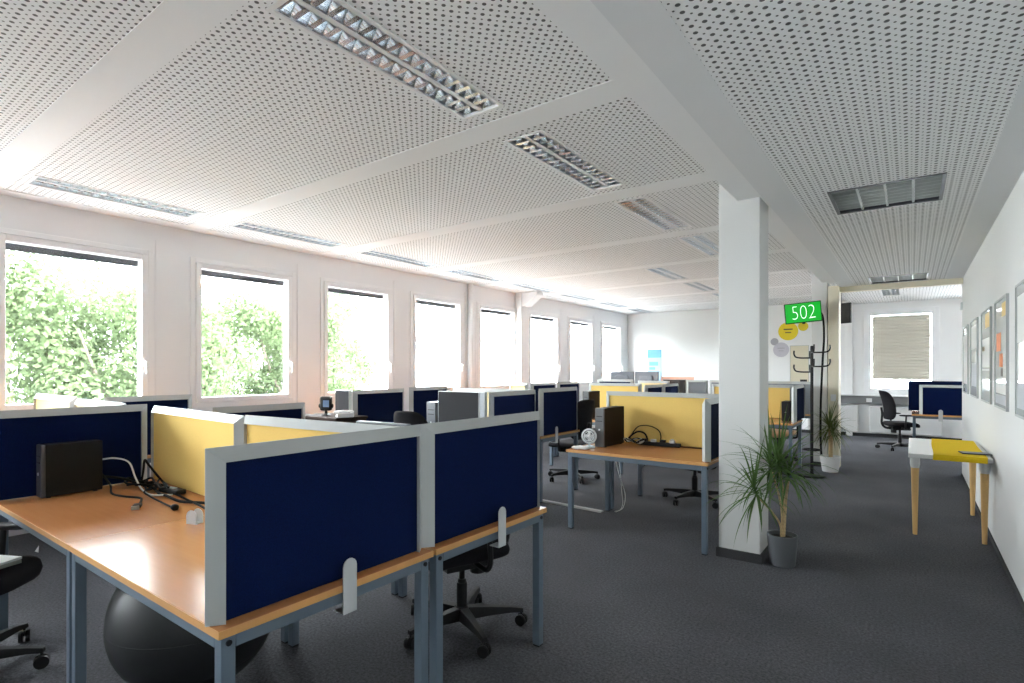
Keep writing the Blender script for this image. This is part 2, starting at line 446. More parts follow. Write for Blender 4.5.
bl.f = [(2*k, 2*k+1, 2*k+3, 2*k+2) for k in range(N)]
pb = bl.build('pleated_blind', 'blind')
tag(pb, 'beige pleated blind lowered over the rear window', 'blind')
MB().box(BX0+.03, BX1-.03, YB+.005, YB+.04, zb-.02, zb).build('bottom_rail', 'blind', pb)
MB().box(BX0+.03, BX1-.03, YB+.005, YB+.04, BZ1-.035, BZ1-.01).build('head_rail', 'white', pb)
# pilasters, sill, duct, radiators of the rear wall
struct('trim_%d' % n, MB().box(-1.16, -1.04, YB-.06, YB, 0, 2.86), 'wall', bevel=.004); n += 1
struct('trim_%d' % n, MB().box(.88, 1.3, YB-.06, YB, 0, 2.86), 'wall', bevel=.004); n += 1
struct('trim_%d' % n, MB().box(-1.9, XE, YB-.17, YB, .875, .905), 'white', bevel=.005); n += 1
d = tag(MB().box(-1.9, XE, YB-.13, YB, .70, .872).build('cable_duct', 'duct', bevel=.004), 'long grey cable duct running under the sill of the rear window', 'cable duct')
for x in (-.78, -.42, .2, 1.0):
    MB().box(x, x+.10, YB-.145, YB-.13, .745, .825).build('socket', 'white', d, bevel=.004)
def radiator(x0, x1, label):
    r = tag(MB().box(x0, x1, YB-.12, YB-.001, .10, .655).build('radiator', 'radiator', bevel=.012), label, 'radiator', 'radiators under the rear window')
    g = MB()
    for k in range(int((x1-x0)/.05)): g.box(x0+.03+k*.05, x0+.045+k*.05, YB-.125, YB-.118, .14, .62)
    g.build('front_ribs', 'radiator', r)
radiator(-1.9, -.93, 'white radiator under the rear duct, partly behind the beige jamb')
radiator(-.72, .50, 'white radiator beneath the window with the pleated blind')

# ------------------------------------------------------------------ outdoors
struct('ground', MB().box(-60, XW-.4, -30, 50, -3.2, -3.0), 'grass')
def tree(name, label, x, y, top, rad, leafmat, nl):
    t = thing(name, label, 'tree', (x, y, -3.0), 0, 'trees outside the windows')
    h = top + 3.0
    tr = MB(); tr.tube(smooth_path([(0, 0, 0), (.1, .05, h*.3), (-.05, 0, h*.62)]), .16, 10, r1=.07)
    for k in range(5):
        an = k*1.257+random.random(); tr.tube(smooth_path([(0, 0, h*(.3+.05*k)), (.5*rad*math.cos(an), .5*rad*math.sin(an), h*(.45+.05*k)), (.8*rad*math.cos(an), .8*rad*math.sin(an), h*(.6+.05*k))]), .05, 6, r1=.02)
    tr.build('trunk', 'bark', t, smooth=True)
    c = MB(); c.open = True
    blobs = []
    for k in range(60):
        an = random.uniform(0, 2*PI); zz = random.uniform(.22, .93); rr = rad*random.uniform(.25, .95)*math.sqrt(max(.08, 1-((zz-.5)/.55)**2))
        blobs.append((rr*math.cos(an), rr*math.sin(an), h*zz, random.uniform(.35, .6)*rad*.7))
    for k in range(nl):
        bx, by, bz, br = random.choice(blobs)
        d = Vector((random.gauss(0, 1), random.gauss(0, 1), random.gauss(0, 1))).normalized()
        p = Vector((bx, by, bz)) + d*br*random.uniform(.55, 1.08)
        if p.z > h*1.03: continue
        s_ = random.uniform(.03, .075)
        nrm = (d + Vector((random.uniform(-.8, .8), random.uniform(-.8, .8), random.uniform(-.3, .9)))).normalized()
        u = nrm.orthogonal().normalized(); u = (Matrix.Rotation(random.uniform(0, 6.28), 3, nrm) @ u); v_ = nrm.cross(u)
        o = len(c.v)
        c.v += [p-u*s_, p+v_*s_*.55, p+u*s_, p-v_*s_*.55]; c.f.append((o, o+1, o+2, o+3))
    c.build('crown', leafmat, t)
tree('leafy_tree', 'pale bushy tree low at the left edge of the leftmost window', -10.4, .55, 2.70, 1.35, 'tree2', 24000)
tree('leafy_tree', 'taller green tree filling the middle of the leftmost window', -12.6, 2.3, 3.75, 2.0, 'tree', 28000)
tree('leafy_tree', 'green tree at the right side of the leftmost window', -12.0, 4.2, 3.40, 1.7, 'tree', 26000)
tree('leafy_tree', 'bushy tree at the left of the second window from the left', -13.0, 6.3, 3.55, 1.8, 'tree', 26000)
tree('leafy_tree', 'green tree at the right of the second window from the left', -13.2, 8.3, 3.45, 1.7, 'tree', 26000)
tree('leafy_tree', 'slim green tree in front of the white building', -14.6, 10.35, 4.3, 1.5, 'tree', 24000)
tree('leafy_tree', 'far pale green tree rising behind the other trees', -18.5, 7.6, 3.6, 2.4, 'tree2', 26000)
tree('leafy_tree', 'far green tree behind the leftmost window', -18.0, 3.2, 3.8, 2.6, 'tree', 28000)
b = thing('building', 'white rendered building with a gable roof across from the windows', 'building', (-20, 0, -3))
pr_ = MB(); pr_.add([(-12, 14.9, 0), (0, 14.9, 0), (0, 14.9, 6.3), (-2.6, 14.9, 7.7), (-12, 14.9, 7.7), (-12, 46, 0), (0, 46, 0), (0, 46, 6.3), (-2.6, 46, 7.7), (-12, 46, 7.7)],
    [(0, 1, 2, 3, 4), (9, 8, 7, 6, 5), (1, 6, 7, 2), (0, 4, 9, 5), (0, 5, 6, 1), (3, 8, 9, 4)])
pr_.build('facade', 'render', b)
rf = MB(); rf.add([(.2, 14.7, 6.25), (-2.7, 14.7, 7.78), (-12, 14.7, 7.78), (.2, 46.2, 6.25), (-2.7, 46.2, 7.78), (-12, 46.2, 7.78),
    (.2, 14.7, 6.15), (-2.7, 14.7, 7.68), (-12, 14.7, 7.68), (.2, 46.2, 6.15), (-2.7, 46.2, 7.68), (-12, 46.2, 7.68)],
    [(0, 1, 4, 3), (1, 2, 5, 4), (6, 9, 10, 7), (7, 10, 11, 8), (0, 6, 7, 1), (1, 7, 8, 2), (3, 4, 10, 9), (4, 5, 11, 10), (0, 3, 9, 6)])
rf.build('roof', 'roof', b)
sg = thing('building_sign', 'pale grey blue sign with white lettering on the white building outside', 'sign', (-19.95, 20.2, 2.62))
MB().box(-.04, .04, -1.3, 1.3, -.42, .42).build('sign_panel', 'signgrey', sg)
sl = MB()
for y0_, y1_, z_ in ((-1.25, 1.0, .12), (-.85, .1, -.08), (.2, .62, -.08)): sl.box(.04, .05, y0_, y1_, z_-.055, z_+.055)
sl.build('lettering', 'signwhite', sg)

# ------------------------------------------------------------------ ceiling lamps
def ceiling_light(w, L):
    t = thing('ceiling_light', 'x', 'ceiling light')
    f = MB(); e = .018
    f.box(-w/2-e, -w/2+.006, -L/2-e, L/2+e, -.006, .004); f.box(w/2-.006, w/2+e, -L/2-e, L/2+e, -.006, .004)
    f.box(-w/2+.006, w/2-.006, -L/2-e, -L/2+.006, -.006, .004); f.box(-w/2+.006, w/2-.006, L/2-.006, L/2+e, -.006, .004)
    f.build('frame', 'lampwhite', t)
    h = MB()                       # housing
    for a, b, c, d, z0, z1 in ((-w/2, w/2, -L/2, L/2, .115, .12), (-w/2, -w/2+.004, -L/2, L/2, 0, .115), (w/2-.004, w/2, -L/2, L/2, 0, .115), (-w/2, w/2, -L/2, -L/2+.004, 0, .115), (-w/2, w/2, L/2-.004, L/2, 0, .115)):
        h.box(a, b, c, d, z0, z1)
    h.build('housing', 'lampwhite', t)
    MB().box(-.014, .014, -L/2+.004, L/2-.004, 0.002, .05).build('centre_strip', 'lampwhite', t)
    r = MB(); r.open = True; lv = MB(); cw = w/2 - .02
    for sx in (-1, 1):
        xc = sx*(w/4+.005); hw = cw/2
        # parabolic side mirrors
        for s2 in (-1, 1):
            prev_ = None
            for k in range(6):
                q = k/5; x = xc + s2*(hw - .028*q*q - .002); z = .002 + .06*q
                if prev_: r.add([(prev_[0], -L/2+.006, prev_[1]), (prev_[0], L/2-.006, prev_[1]), (x, L/2-.006, z), (x, -L/2+.006, z)], [(0, 1, 2, 3)])
                prev_ = (x, z)
        nb = max(4, int(round(L/.083)))
        for k in range(nb+1):
            y = -L/2+.012 + (L-.024)*k/nb
            # wedge shaped cross blade, wide at the bottom
            lv.add([(xc-hw+.002, y-.013, .003), (xc+hw-.002, y-.013, .003), (xc+hw-.002, y+.013, .003), (xc-hw+.002, y+.013, .003), (xc-hw+.028, y, .058), (xc+hw-.028, y, .058)],
                   [(0, 3, 2, 1), (0, 1, 5, 4), (2, 3, 4, 5), (0, 4, 3), (1, 2, 5)])
        tb = MB().tube([(xc, -L/2+.03, .088), (xc, L/2-.03, .088)], .013, 10)
        tb.build('fluorescent_tube', 'tube', t, smooth=True)
    r.build('side_reflector', 'chrome', t); lv.build('louvre', 'chrome', t)
    return t
src = None
names_w = ['nearest', 'second nearest', 'third nearest', 'fourth nearest', 'fifth nearest', 'sixth nearest', 'seventh nearest', 'farthest']
for x, y0, y1, j, k in lamps:
    if j < 0: continue
    if src is None or abs((y1-y0)-1.22) > .01:
        o = ceiling_light(LW, y1-y0)
        if src is None: src = o
    else: o = dup(src)
    o.location = (x, (y0+y1)/2, ZC)
    if k == 'w':
        o['label'] = 'long recessed louvre light in the row beside the windows, ' + names_w[j] + ' of that row'
        o['group'] = 'louvre lights along the windows'
    elif j <= 3:
        o['label'] = ['largest twin louvre light, top centre of the ceiling', 'second twin louvre light behind the largest one', 'third twin louvre light, left of the white pillar top', 'small twin louvre light cut off by the pillar edge'][j]
        o['group'] = 'twin louvre lights along the beam'
    else:
        o['label'] = 'far twin louvre light above the yellow screens, ' + ['nearest', 'second', 'third', 'last'][j-4] + ' of the far row'
        o['group'] = 'far twin louvre lights'
def square_light(x, y0, y1, label):
    t = thing('ceiling_light', label, 'ceiling light', (x, (y0+y1)/2, ZK), 0, 'square corridor lights')
    w = .62; L = y1-y0; e = .012
    f = MB()
    f.box(-w/2-e, -w/2+.008, -L/2-e, L/2+e, -.006, .004); f.box(w/2-.008, w/2+e, -L/2-e, L/2+e, -.006, .004)
    f.box(-w/2, w/2, -L/2-e, -L/2+.008, -.006, .004); f.box(-w/2, w/2, L/2-.008, L/2+e, -.006, .004)
    f.build('frame', 'silver', t)
    h = MB()
    for a, b, c, d, z0, z1 in ((-w/2, w/2, -L/2, L/2, .115, .12), (-w/2, -w/2+.004, -L/2, L/2, 0, .115), (w/2-.004, w/2, -L/2, L/2, 0, .115), (-w/2, w/2, -L/2, -L/2+.004, 0, .115), (-w/2, w/2, L/2-.004, L/2, 0, .115)):
        h.box(a, b, c, d, z0, z1)
    h.build('housing', 'dark', t)
    lv = MB()
    for k in range(1, 4):
        xx = -w/2 + w*k/4
        lv.add([(xx-.006, -L/2, .003), (xx+.006, -L/2, .003), (xx+.016, -L/2, .06), (xx-.016, -L/2, .06), (xx-.006, L/2, .003), (xx+.006, L/2, .003), (xx+.016, L/2, .06), (xx-.016, L/2, .06)], [(0, 1, 5, 4), (1, 2, 6, 5), (2, 3, 7, 6), (3, 0, 4, 7)])
    for k in range(1, 8):
        yy = -L/2 + L*k/8
        lv.prism([(-w/2, .003), (w/2, .003), (w/2, .028), (-w/2, .028)], yy-.005, yy+.005)
    lv.build('louvre', 'greyalu', t)
    for k in range(4):
        MB().tube([(-w/2+w*(k+.5)/4, -L/2+.02, .088), (-w/2+w*(k+.5)/4, L/2-.02, .088)], .013, 10).build('fluorescent_tube', 'tube', t, smooth=True)
square_light(*clamps_c[0], 'large square louvre light in the corridor ceiling at the upper right')
square_light(*clamps_c[1], 'flat looking square light at the far end of the corridor ceiling')
o = dup(src); o.location = (-.31, 12.1, 2.86); o['label'] = 'shiny louvre light in front of the window with the pleated blind'; o['group'] = 'rear area lights'

# ------------------------------------------------------------------ desks and screens
T = .72
def desk(x0, x1, y0, y1, label, group):
    t = thing('desk', label, 'desk', ((x0+x1)/2, (y0+y1)/2, 0), 0, group)
    w, d = (x1-x0)/2-.002, (y1-y0)/2-.002
    tp = MB().box(-w, w, -d, d, T-.025, T).build('tabletop', 'wood', t, bevel=.002)
    e = MB(); q = .0015
    e.box(-w-q, w+q, -d-q, -d, T-.024, T-.001); e.box(-w-q, w+q, d, d+q, T-.024, T-.001)
    e.box(-w-q, -w, -d, d, T-.024, T-.001); e.box(w, w+q, -d, d, T-.024, T-.001)
    e.build('edge_band', 'edge', tp)
    r = MB(); i = .012; z0, z1 = T-.066, T-.026; s_ = .041
    r.box(-w+i+s_, w-i-s_, -d+i, -d+i+.03, z0, z1); r.box(-w+i+s_, w-i-s_, d-i-.03, d-i, z0, z1)
    r.box(-w+i, -w+i+.03, -d+i+s_, d-i-s_, z0, z1); r.box(w-i-.03, w-i, -d+i+s_, d-i-s_, z0, z1)
    r.build('rail', 'steel', t, bevel=.002)
    for sx in (-1, 1):
        for sy in (-1, 1):
            xa, xb = sorted((sx*(w-i), sx*(w-i-s_))); ya, yb = sorted((sy*(d-i), sy*(d-i-s_)))
            l = MB().box(xa, xb, ya, yb, .008, T-.026).build('leg', 'steel', t, bevel=.003)
            bo = MB(); xc, yc = (xa+xb)/2, (ya+yb)/2; zc = T-.047
            bo.tube([(xc+sx*s_/2, yc, zc), (xc+sx*(s_/2+.004), yc, zc)], .009, 10)
            bo.build('bolt', 'screw', l)
            MB().box(xa+.003, xb-.003, ya+.003, yb-.003, 0, .008).build('foot_glide', 'black', l)
    return t
def rounded_plate(w, h, n=8):
    r = w/2
    return [(-r, 0), (r, 0)] + [(r*math.cos(PI*k/n), h-r+r*math.sin(PI*k/n)) for k in range(n+1)]
def screen(cx, cy, z, w, h, rz, fab, label, group, clamps=(), frame=True, cat='desk screen', fmat='alu'):
    t = thing('desk_screen', label, cat, (cx, cy, z), rz, group)
    fw = .042 if frame else .006; a, bb = .001, .034
    MB().box(-w/2+fw*.8, w/2-fw*.8, -.019, .019, .004, h-fw*.8).build('fabric_panel', fab, t)
    f = MB(); hw = w/2
    if not frame: a, bb = .017, .020
    O = [(-hw, 0), (-hw, h), (hw, h), (hw, 0)]; I = [(-hw+fw, 0), (-hw+fw, h-fw), (hw-fw, h-fw), (hw-fw, 0)]
    vs = [(x, -a, zz) for x, zz in O] + [(x, -bb, zz) for x, zz in I] + [(x, a, zz) for x, zz in O] + [(x, bb, zz) for x, zz in I]
    fs = []
    for k in range(3):
        fs += [(k, k+1, 4+k+1, 4+k), (8+k+1, 8+k, 12+k, 12+k+1), (k+1, k, 8+k, 8+k+1), (4+k, 4+k+1, 12+k+1, 12+k)]
    fs += [(0, 4, 12, 8), (3, 11, 15, 7)]
    f.add(vs, fs)
    f.build('frame', fmat, t)
    for c in clamps:
        m = MB()
        if c[0] == 'hook':                       # plate hooked over the desk edge; c = (hook, x, side, offset)
            _, x, sd, off = c; y = sd*off
            mt = Matrix.Translation((x, 0, -.10))
            m.prism(rounded_plate(.055, .185), y, y+sd*.004, mt)
            ya, yb = sorted((y, y-sd*.05)); m.box(x-.0275, x+.0275, ya, yb, -.10, -.096)
        else:                                    # small foot clasping the lower edge
            _, x, sd = c
            m.prism(rounded_plate(.05, .06), sd*.020, sd*.0245, Matrix.Translation((x, 0, .002)))
            ya, yb = sorted((sd*.02, sd*.055)); m.box(x-.025, x+.025, ya, yb, .0, .004)
        m.build('clamp', 'clamp', t)
    return t
def scrY(x, y0, y1, top, fab, label, group, **k):
    return screen(x, (y0+y1)/2, T+.001, y1-y0, top-T, PI/2, fab, label, group, **k)
def scrX(x0, x1, y, top, fab, label, group, ya=None, **k):
    yb = y if ya is None else ya
    return screen((x0+x1)/2, (y+yb)/2, T+.001, math.hypot(x1-x0, yb-y), top-T, math.atan2(yb-y, x1-x0), fab, label, group, **k)

gA = 'desks of the nearest island'; gs = 'screens of the nearest island'
desk(-2.85, -1.55, .741, 1.585, 'nearest beech desk with blue screen on its right end, empty shiny top', gA)
desk(-4.10, -2.85, .741, 1.585, 'beech desk at far left carrying the slim black computer and cables', gA)
desk(-2.65, -1.55, 1.60, 2.43, 'beech desk behind the yellow screens, with an office chair under it', gA)
desk(-3.75, -2.65, 1.60, 2.43, 'beech desk hidden behind the long yellow screen at left', gA)
scrY(-1.612, .733, 1.5765, 1.224, 'navy', 'largest navy blue screen, on the end of the nearest desk', gs, clamps=[('hook', .02, -1, .066)])
scrY(-1.612, 1.578, 2.445, 1.224, 'navy', 'navy blue screen right behind the largest one, end of the nearest island', gs, clamps=[('hook', .02, -1, .066)])
scrY(-4.07, .68, 1.485, 1.218, 'navy', 'dark navy screen at far left behind the slim black computer', gs)
scrX(-4.10, -2.815, 1.54, 1.205, 'yellow', 'yellow screen behind the cables on the nearest island', gs, ya=1.475, clamps=[('foot', .33, -1)])
scrX(-2.80, -1.65, 1.475, 1.21, 'yellow', 'yellow screen half hidden behind the largest navy screen', gs, ya=1.56)
scrY(-3.72, 1.74, 2.42, 1.195, 'navy', 'navy screen seen over the yellow screens, below the second window', gs)
gW = 'desks of the island by the first window'; gws = 'screens of the island by the first window'
desk(-5.15, -4.14, .58, 1.43, 'desk behind the far left navy screen, under the first window', gW)
desk(-6.18, -5.17, .58, 1.43, 'desk standing right against the wall below the leftmost window', gW)
desk(-6.2, -5.2, 1.46, 2.28, 'desk below the pier between the first and second windows', gW)
scrX(-5.06, -4.14, 1.385, 1.228, 'cream', 'yellow screen coloured pale for window light next to the far left navy screen', gws)
scrX(-6.10, -5.08, 1.385, 1.24, 'cream', 'yellow screen coloured pale for window light closest to the leftmost window', gws)
scrY(-5.22, 1.60, 2.26, 1.222, 'navy', 'navy screen whose top shows before the pier between the first two windows', gws)

gD = 'desks of the middle island'; gds = 'screens of the middle island'
desk(-4.5, -3.22, 4.05, 4.90, 'desk behind the charcoal screen of the middle island', gD)
desk(-4.5, -3.22, 4.93, 5.78, 'desk of the middle island with a grey clamp on its beech edge', gD)
scrY(-3.255, 4.07, 4.87, 1.226, 'navy', 'navy screen right of the charcoal screen, middle island', gds)
scrY(-3.255, 4.94, 5.77, 1.236, 'navy', 'navy screen above the beech edge with grey clamp, middle island', gds, clamps=[('hook', -.12, -1, .042)])
scrX(-3.90, -3.36, 4.07, 1.226, 'charcoal', 'charcoal grey screen with thin silver rim on the middle island', gds, frame=False, fmat='clamp')
scrX(-3.352, -3.285, 4.07, 1.226, 'greyfab', 'narrow light grey panel between charcoal and navy screens', gds, frame=False, fmat='clamp')
scrX(-4.48, -3.29, 4.905, 1.225, 'cream', 'yellow screen top coloured pale for window light behind the charcoal screen', gds)
gC = 'desks of the island by the third window'; gcs = 'screens of the island by the third window'
desk(-6.2, -4.9, 3.77, 4.56, 'desk behind the dark brown cabinet, under the third window', gC)
desk(-6.2, -4.9, 4.59, 5.33, 'desk below the fourth window, behind the paired navy screens', gC)
scrY(-4.935, 3.79, 4.54, 1.215, 'navy', 'navy screen with bright white left edge under the third window', gcs)
scrY(-4.935, 4.62, 5.30, 1.226, 'navy', 'navy screen under the fourth window, partly behind the charcoal screen', gcs)
scrX(-5.22, -4.97, 3.79, 1.215, 'charcoal', 'dark grey panel beside the black device below the third window', gcs, frame=False)
gE = 'desks of the far window island'; ges = 'screens of the far window island'
desk(-6.1, -4.72, 6.95, 7.72, 'desk below the fifth and sixth windows', gE)
desk(-6.1, -4.72, 7.75, 8.52, 'desk below the sixth and seventh windows', gE)
scrY(-4.755, 6.98, 7.71, 1.232, 'navy', 'small navy screen top under the sixth window', ges)
scrY(-4.755, 7.76, 8.50, 1.232, 'navy', 'small navy screen top between sixth and seventh windows', ges)
scrX(-5.16, -4.80, 6.985, 1.232, 'cream', 'small yellow screen top coloured pale for window light, left of the far navy pair', ges)
gB = 'desks of the island beside the pillar'; gbs = 'screens of the island beside the pillar'
desk(-2.54, -1.27, 4.30, 5.115, 'beech desk with computer tower and fan, left of the white pillar', gB)
desk(-2.54, -1.27, 5.13, 5.94, 'desk behind the yellow screen beside the white pillar', gB)
scrX(-2.54, -1.34, 5.12, 1.222, 'yellow', 'large yellow screen left of the white pillar', gbs, clamps=[('foot', .10, -1)])
scrY(-1.305, 4.34, 5.12, 1.212, 'navy', 'navy screen touching the left side of the white pillar', gbs)
scrY(-1.305, 5.15, 5.92, 1.212, 'navy', 'navy screen hidden behind the white pillar', gbs)
gF = 'desks of the far centre island'; gfs = 'screens of the far centre island'
desk(-4.4, -3.2, 6.93, 7.72, 'desk with the far computer tower, in front of a yellow screen', gF)
desk(-4.4, -3.2, 7.75, 8.48, 'desk behind the far yellow screen', gF)
desk(-4.4, -3.2, 8.5, 9.26, 'desk behind the two small far navy screens', gF)
scrX(-4.14, -3.26, 7.74, 1.232, 'yellow', 'far yellow screen above the office chair backrest', gfs)
scrY(-3.225, 7.77, 8.45, 1.205, 'navy', 'left one of two small navy screens above the large yellow screen', gfs)
scrY(-3.225, 8.49, 9.2, 1.205, 'navy', 'right one of two small navy screens above the large yellow screen', gfs)
scrX(-4.38, -3.72, 8.49, 1.275, 'navy', 'dark screen edge peeking over the far yellow screen', gfs)
gG = 'desks at the rear wall'; ggs = 'screens at the rear wall'
desk(-4.9, -3.5, 9.66, 10.46, 'rear desk behind the distant yellow screen coloured pale for window light', gG)
desk(-3.48, -2.5, 10.4, 11.2, 'rear desk behind the grey panel near the pillar', gG)
desk(-5.3, -3.5, 10.48, 11.35, 'rear desk carrying the two monitors', gG)
scrX(-4.16, -3.55, 9.7, 1.232, 'cream', 'distant yellow screen coloured pale for window light behind the small navy pair', ggs)
scrX(-3.49, -3.08, 10.45, 1.24, 'midgrey', 'distant plain grey screen just left of the white pillar', ggs)
scrX(-3.06, -2.6, 10.45, 1.24, 'midgrey', 'distant grey screen mostly hidden by the white pillar', ggs)
scrX(-3.98, -3.52, 10.52, 1.245, 'blackfab', 'distant screen coloured black for the shadow it stands in, next to the grey screen', ggs, frame=False)  # screen standing in shadow, the shade is put into its black colour
scrX(-4.32, -3.62, 11.3, 1.285, 'peach', 'distant peach coloured screen on the rear desk', ggs, frame=False, fmat='peach')
gK = 'desks behind the coat stand'; gks = 'screens behind the coat stand'
desk(-2.55, -1.27, 8.05, 8.87, 'beech desk with small black computer, right of the pillar', gK)
desk(-2.45, -1.25, 9.9, 10.7, 'desk at the rear behind the peach seated chair', gK)
scrX(-2.55, -1.39, 8.84, 1.215, 'yellow', 'yellow screen right of the white pillar behind the plant', gks)
scrY(-1.305, 8.32, 9.12, 1.22, 'navy', 'bright navy screen beside the coat stand', gks)
scrX(-2.44, -1.27, 9.94, 1.245, 'midgrey', 'grey screen top above the yellow screen right of the pillar', gks)
gR = 'desks behind the corridor wall'; grs = 'screens behind the corridor wall'
desk(0, 1.27, 10.95, 11.76, 'desk under the rear window, partly hidden by the right wall', gR)
desk(0, 1.27, 11.79, 12.6, 'desk behind the silver framed dark screen near the rear window', gR)
scrX(.10, 1.22, 11.0, 1.195, 'navy', 'dark screen with silver frame at the end of the corridor', grs, clamps=[('hook', -.29, -1, .058)])
scrX(-.05, 1.22, 11.80, 1.245, 'navy', 'taller dark screen behind the silver framed one', grs, frame=False)

# ------------------------------------------------------------------ office chairs
def office_chair(name='office_chair', seatm='blackfabric', backm='blackfabric', base='black'):
    t = thing(name, 'x', 'chair')
    # star base
    hub = MB().lathe([(.035, .055), (.05, .06), (.052, .10), (.035, .125), (.03, .13)], 16).build('hub', base, t, smooth=True)
    for k in range(5):
        an = PI/2 + k*2*PI/5 + .2; R = Matrix.Rotation(an, 4, 'Z')
        a = MB(); prof = [(.035, .058, .125, .032), (.15, .072, .120, .027), (.28, .080, .108, .020), (.345, .076, .098, .017)]
        vs = []
        for x, z0, z1, hw in prof: vs += [(x, -hw, z0), (x, hw, z0), (x, hw*.75, z1), (x, -hw*.75, z1)]
        fs = [(0, 1, 2, 3), (15, 14, 13, 12)]
        for q in range(3):
            for e in range(4): fs.append((4*q+e, 4*q+(e+1) % 4, 4*q+4+(e+1) % 4, 4*q+4+e))
        a.add(vs, fs, R); arm = a.build('base_arm', base, t, bevel=.003)
        c = MB(); dcs = R @ Matrix.Translation((.335, 0, .032)) @ Matrix.Rotation(random.uniform(-1, 1), 4, 'Z')
        for sy in (-1, 1):
            c.lathe([(.014, -.009), (.030, -.009), (.032, 0), (.030, .009), (.014, .009)], 16, mtx=dcs @ Matrix.Translation((0, sy*.014, 0)) @ Matrix.Rotation(PI/2, 4, 'X'))
        c.lathe([(.006, 0), (.006, .05)], 8, mtx=dcs)
        c.pillow((0, 0, .018), (.05, .012, .03), mtx=dcs, nu=10, nv=6)
        c.build('caster', 'black', arm, smooth=False)
    MB().lathe([(.030, .12), (.030, .26), (.024, .262), (.024, .28), (.0165, .282), (.0165, .39)], 16).build('gas_column', 'black', t, smooth=False)
    me = MB().box(-.09, .09, -.15, .13, .355, .415); me.tube([(.08, .04, .395), (.22, .04, .39)], .008, 8); me.box(.20, .27, .02, .06, .382, .396); me.lathe([(.045, .30), (.045, .36)], 14, c=(.0, -.10, 0))
    me.build('mechanism', 'black', t, bevel=.006)
    def sf(x, y, z):
        z += -.035*max(0, (y-.12)/.12)**2 + .015*(abs(x)/.24)**2
        return x, y, z
    MB().pillow((0, .02, .455), (.49, .47, .09), .42, .55, sf, 28, 12).build('seat', seatm, t, smooth=True)
    def bf(x, y, z):
        y += .055*(x/.22)**2 - .05*(z/.28) + .03*math.cos(z/.28*2.2)
        x *= 1 - .22*max(0, z/.28)**2
        return x, y, z
    MB().pillow((0, -.245, .80), (.44, .06, .52), .8, .42, bf, 24, 20).build('backrest', backm, t, smooth=True)
    MB().tube(smooth_path([(0, -.10, .395), (0, -.22, .39), (0, -.29, .47), (0, -.285, .64), (0, -.30, .76)]), .02, 8).build('back_support', 'black', t, smooth=True)
    for sx in (-1, 1):
        ar = MB().tube(smooth_path([(sx*.12, -.02, .40), (sx*.25, -.02, .40), (sx*.275, -.03, .46), (sx*.275, -.02, .62)]), .014, 8)
        arm = ar.build('armrest', 'black', t, smooth=True)
        MB().pillow((sx*.272, .0, .634), (.075, .26, .032), .5, .6, None, 16, 8).build('arm_pad', 'black', arm, smooth=True)
    return t
gch = 'black office chairs'
ch = office_chair()
ch.location = (-2.03, 2.30, 0); ch.rotation_euler = (0, 0, 2.75)
tag(ch, 'black office chair under the second large navy screen', 'chair', gch)
def chair(x, y, rz, label): return dup_thing(ch, (x, y, 0), rz, label, gch)
chair(-3.62, .53, -.88, 'black office chair at far left edge with papers on its seat')
chair(-3.84, 3.80, .12, 'black office chair whose backrest shows before the paired navy screens')
chair(-3.62, 6.28, 1.35, 'black office chair whose backrest rises behind the computer tower with the fan')
chair(-1.92, 6.02, 2.65, 'black office chair behind the desk next to the white pillar')
chair(-.17, 12.05, -1.15, 'black office chair at the end of the corridor under the rear window')
ck = office_chair('office_chair', 'seatpeach', 'black')
ck.location = (-1.68, 9.34, 0); ck.rotation_euler = (0, 0, 2.9)
tag(ck, 'office chair with peach coloured seat right of the white pillar', 'chair')

# ------------------------------------------------------------------ computers, monitors and desk items
def tower(w, d, h, label, loc, rz, side='pcside', front='midsteel', group='computers'):
    t = thing('computer_tower', label, 'computer', loc, rz, group)        # front faces local -y
    MB().box(-w/2, w/2, -d/2+.02, d/2, .006, h).build('casing', side, t, bevel=.004)
    fr = MB().box(-w/2-.001, w/2+.001, -d/2, -d/2+.022, .004, h+.001).build('front_bezel', front, t, bevel=.006)
    q = MB(); q.box(-w*.32, w*.32, -d/2-.003, -d/2, h*.78, h*.80); q.box(-w*.32, w*.32, -d/2-.003, -d/2, h*.66, h*.68)
    q.build('drive_slot', 'black', fr)
    MB().tube([(0, -d/2-.004, h*.45), (0, -d/2, h*.45)], .009, 12).build('power_button', 'clamp', fr)
    ft = MB()
    for sx in (-1, 1):
        for sy in (-1, 1): ft.box(sx*w*.35-.01, sx*w*.35+.01, sy*d*.38-.01, sy*d*.38+.01, 0, .007)
    ft.build('foot', 'black', t)
    return t
tower(.095, .29, .30, 'slim black desktop computer standing upright against the far left navy screen', (-3.985, 1.055, T), 0, 'blackmatte', 'dark')
tower(.095, .40, .365, 'dark computer tower with grey front beside the small fan', (-2.335, 4.78, T), -.05)
tower(.10, .36, .40, 'distant computer tower in front of the far yellow screen', (-3.86, 7.28, T), 0)
tower(.11, .30, .275, 'small black computer on the desk right of the pillar', (-1.42, 8.56, T), 0, 'black', 'black')
tower(.13, .32, .385, 'silver mini tower left of the charcoal screen', (-4.05, 4.26, T), 0, 'silver', 'silver')
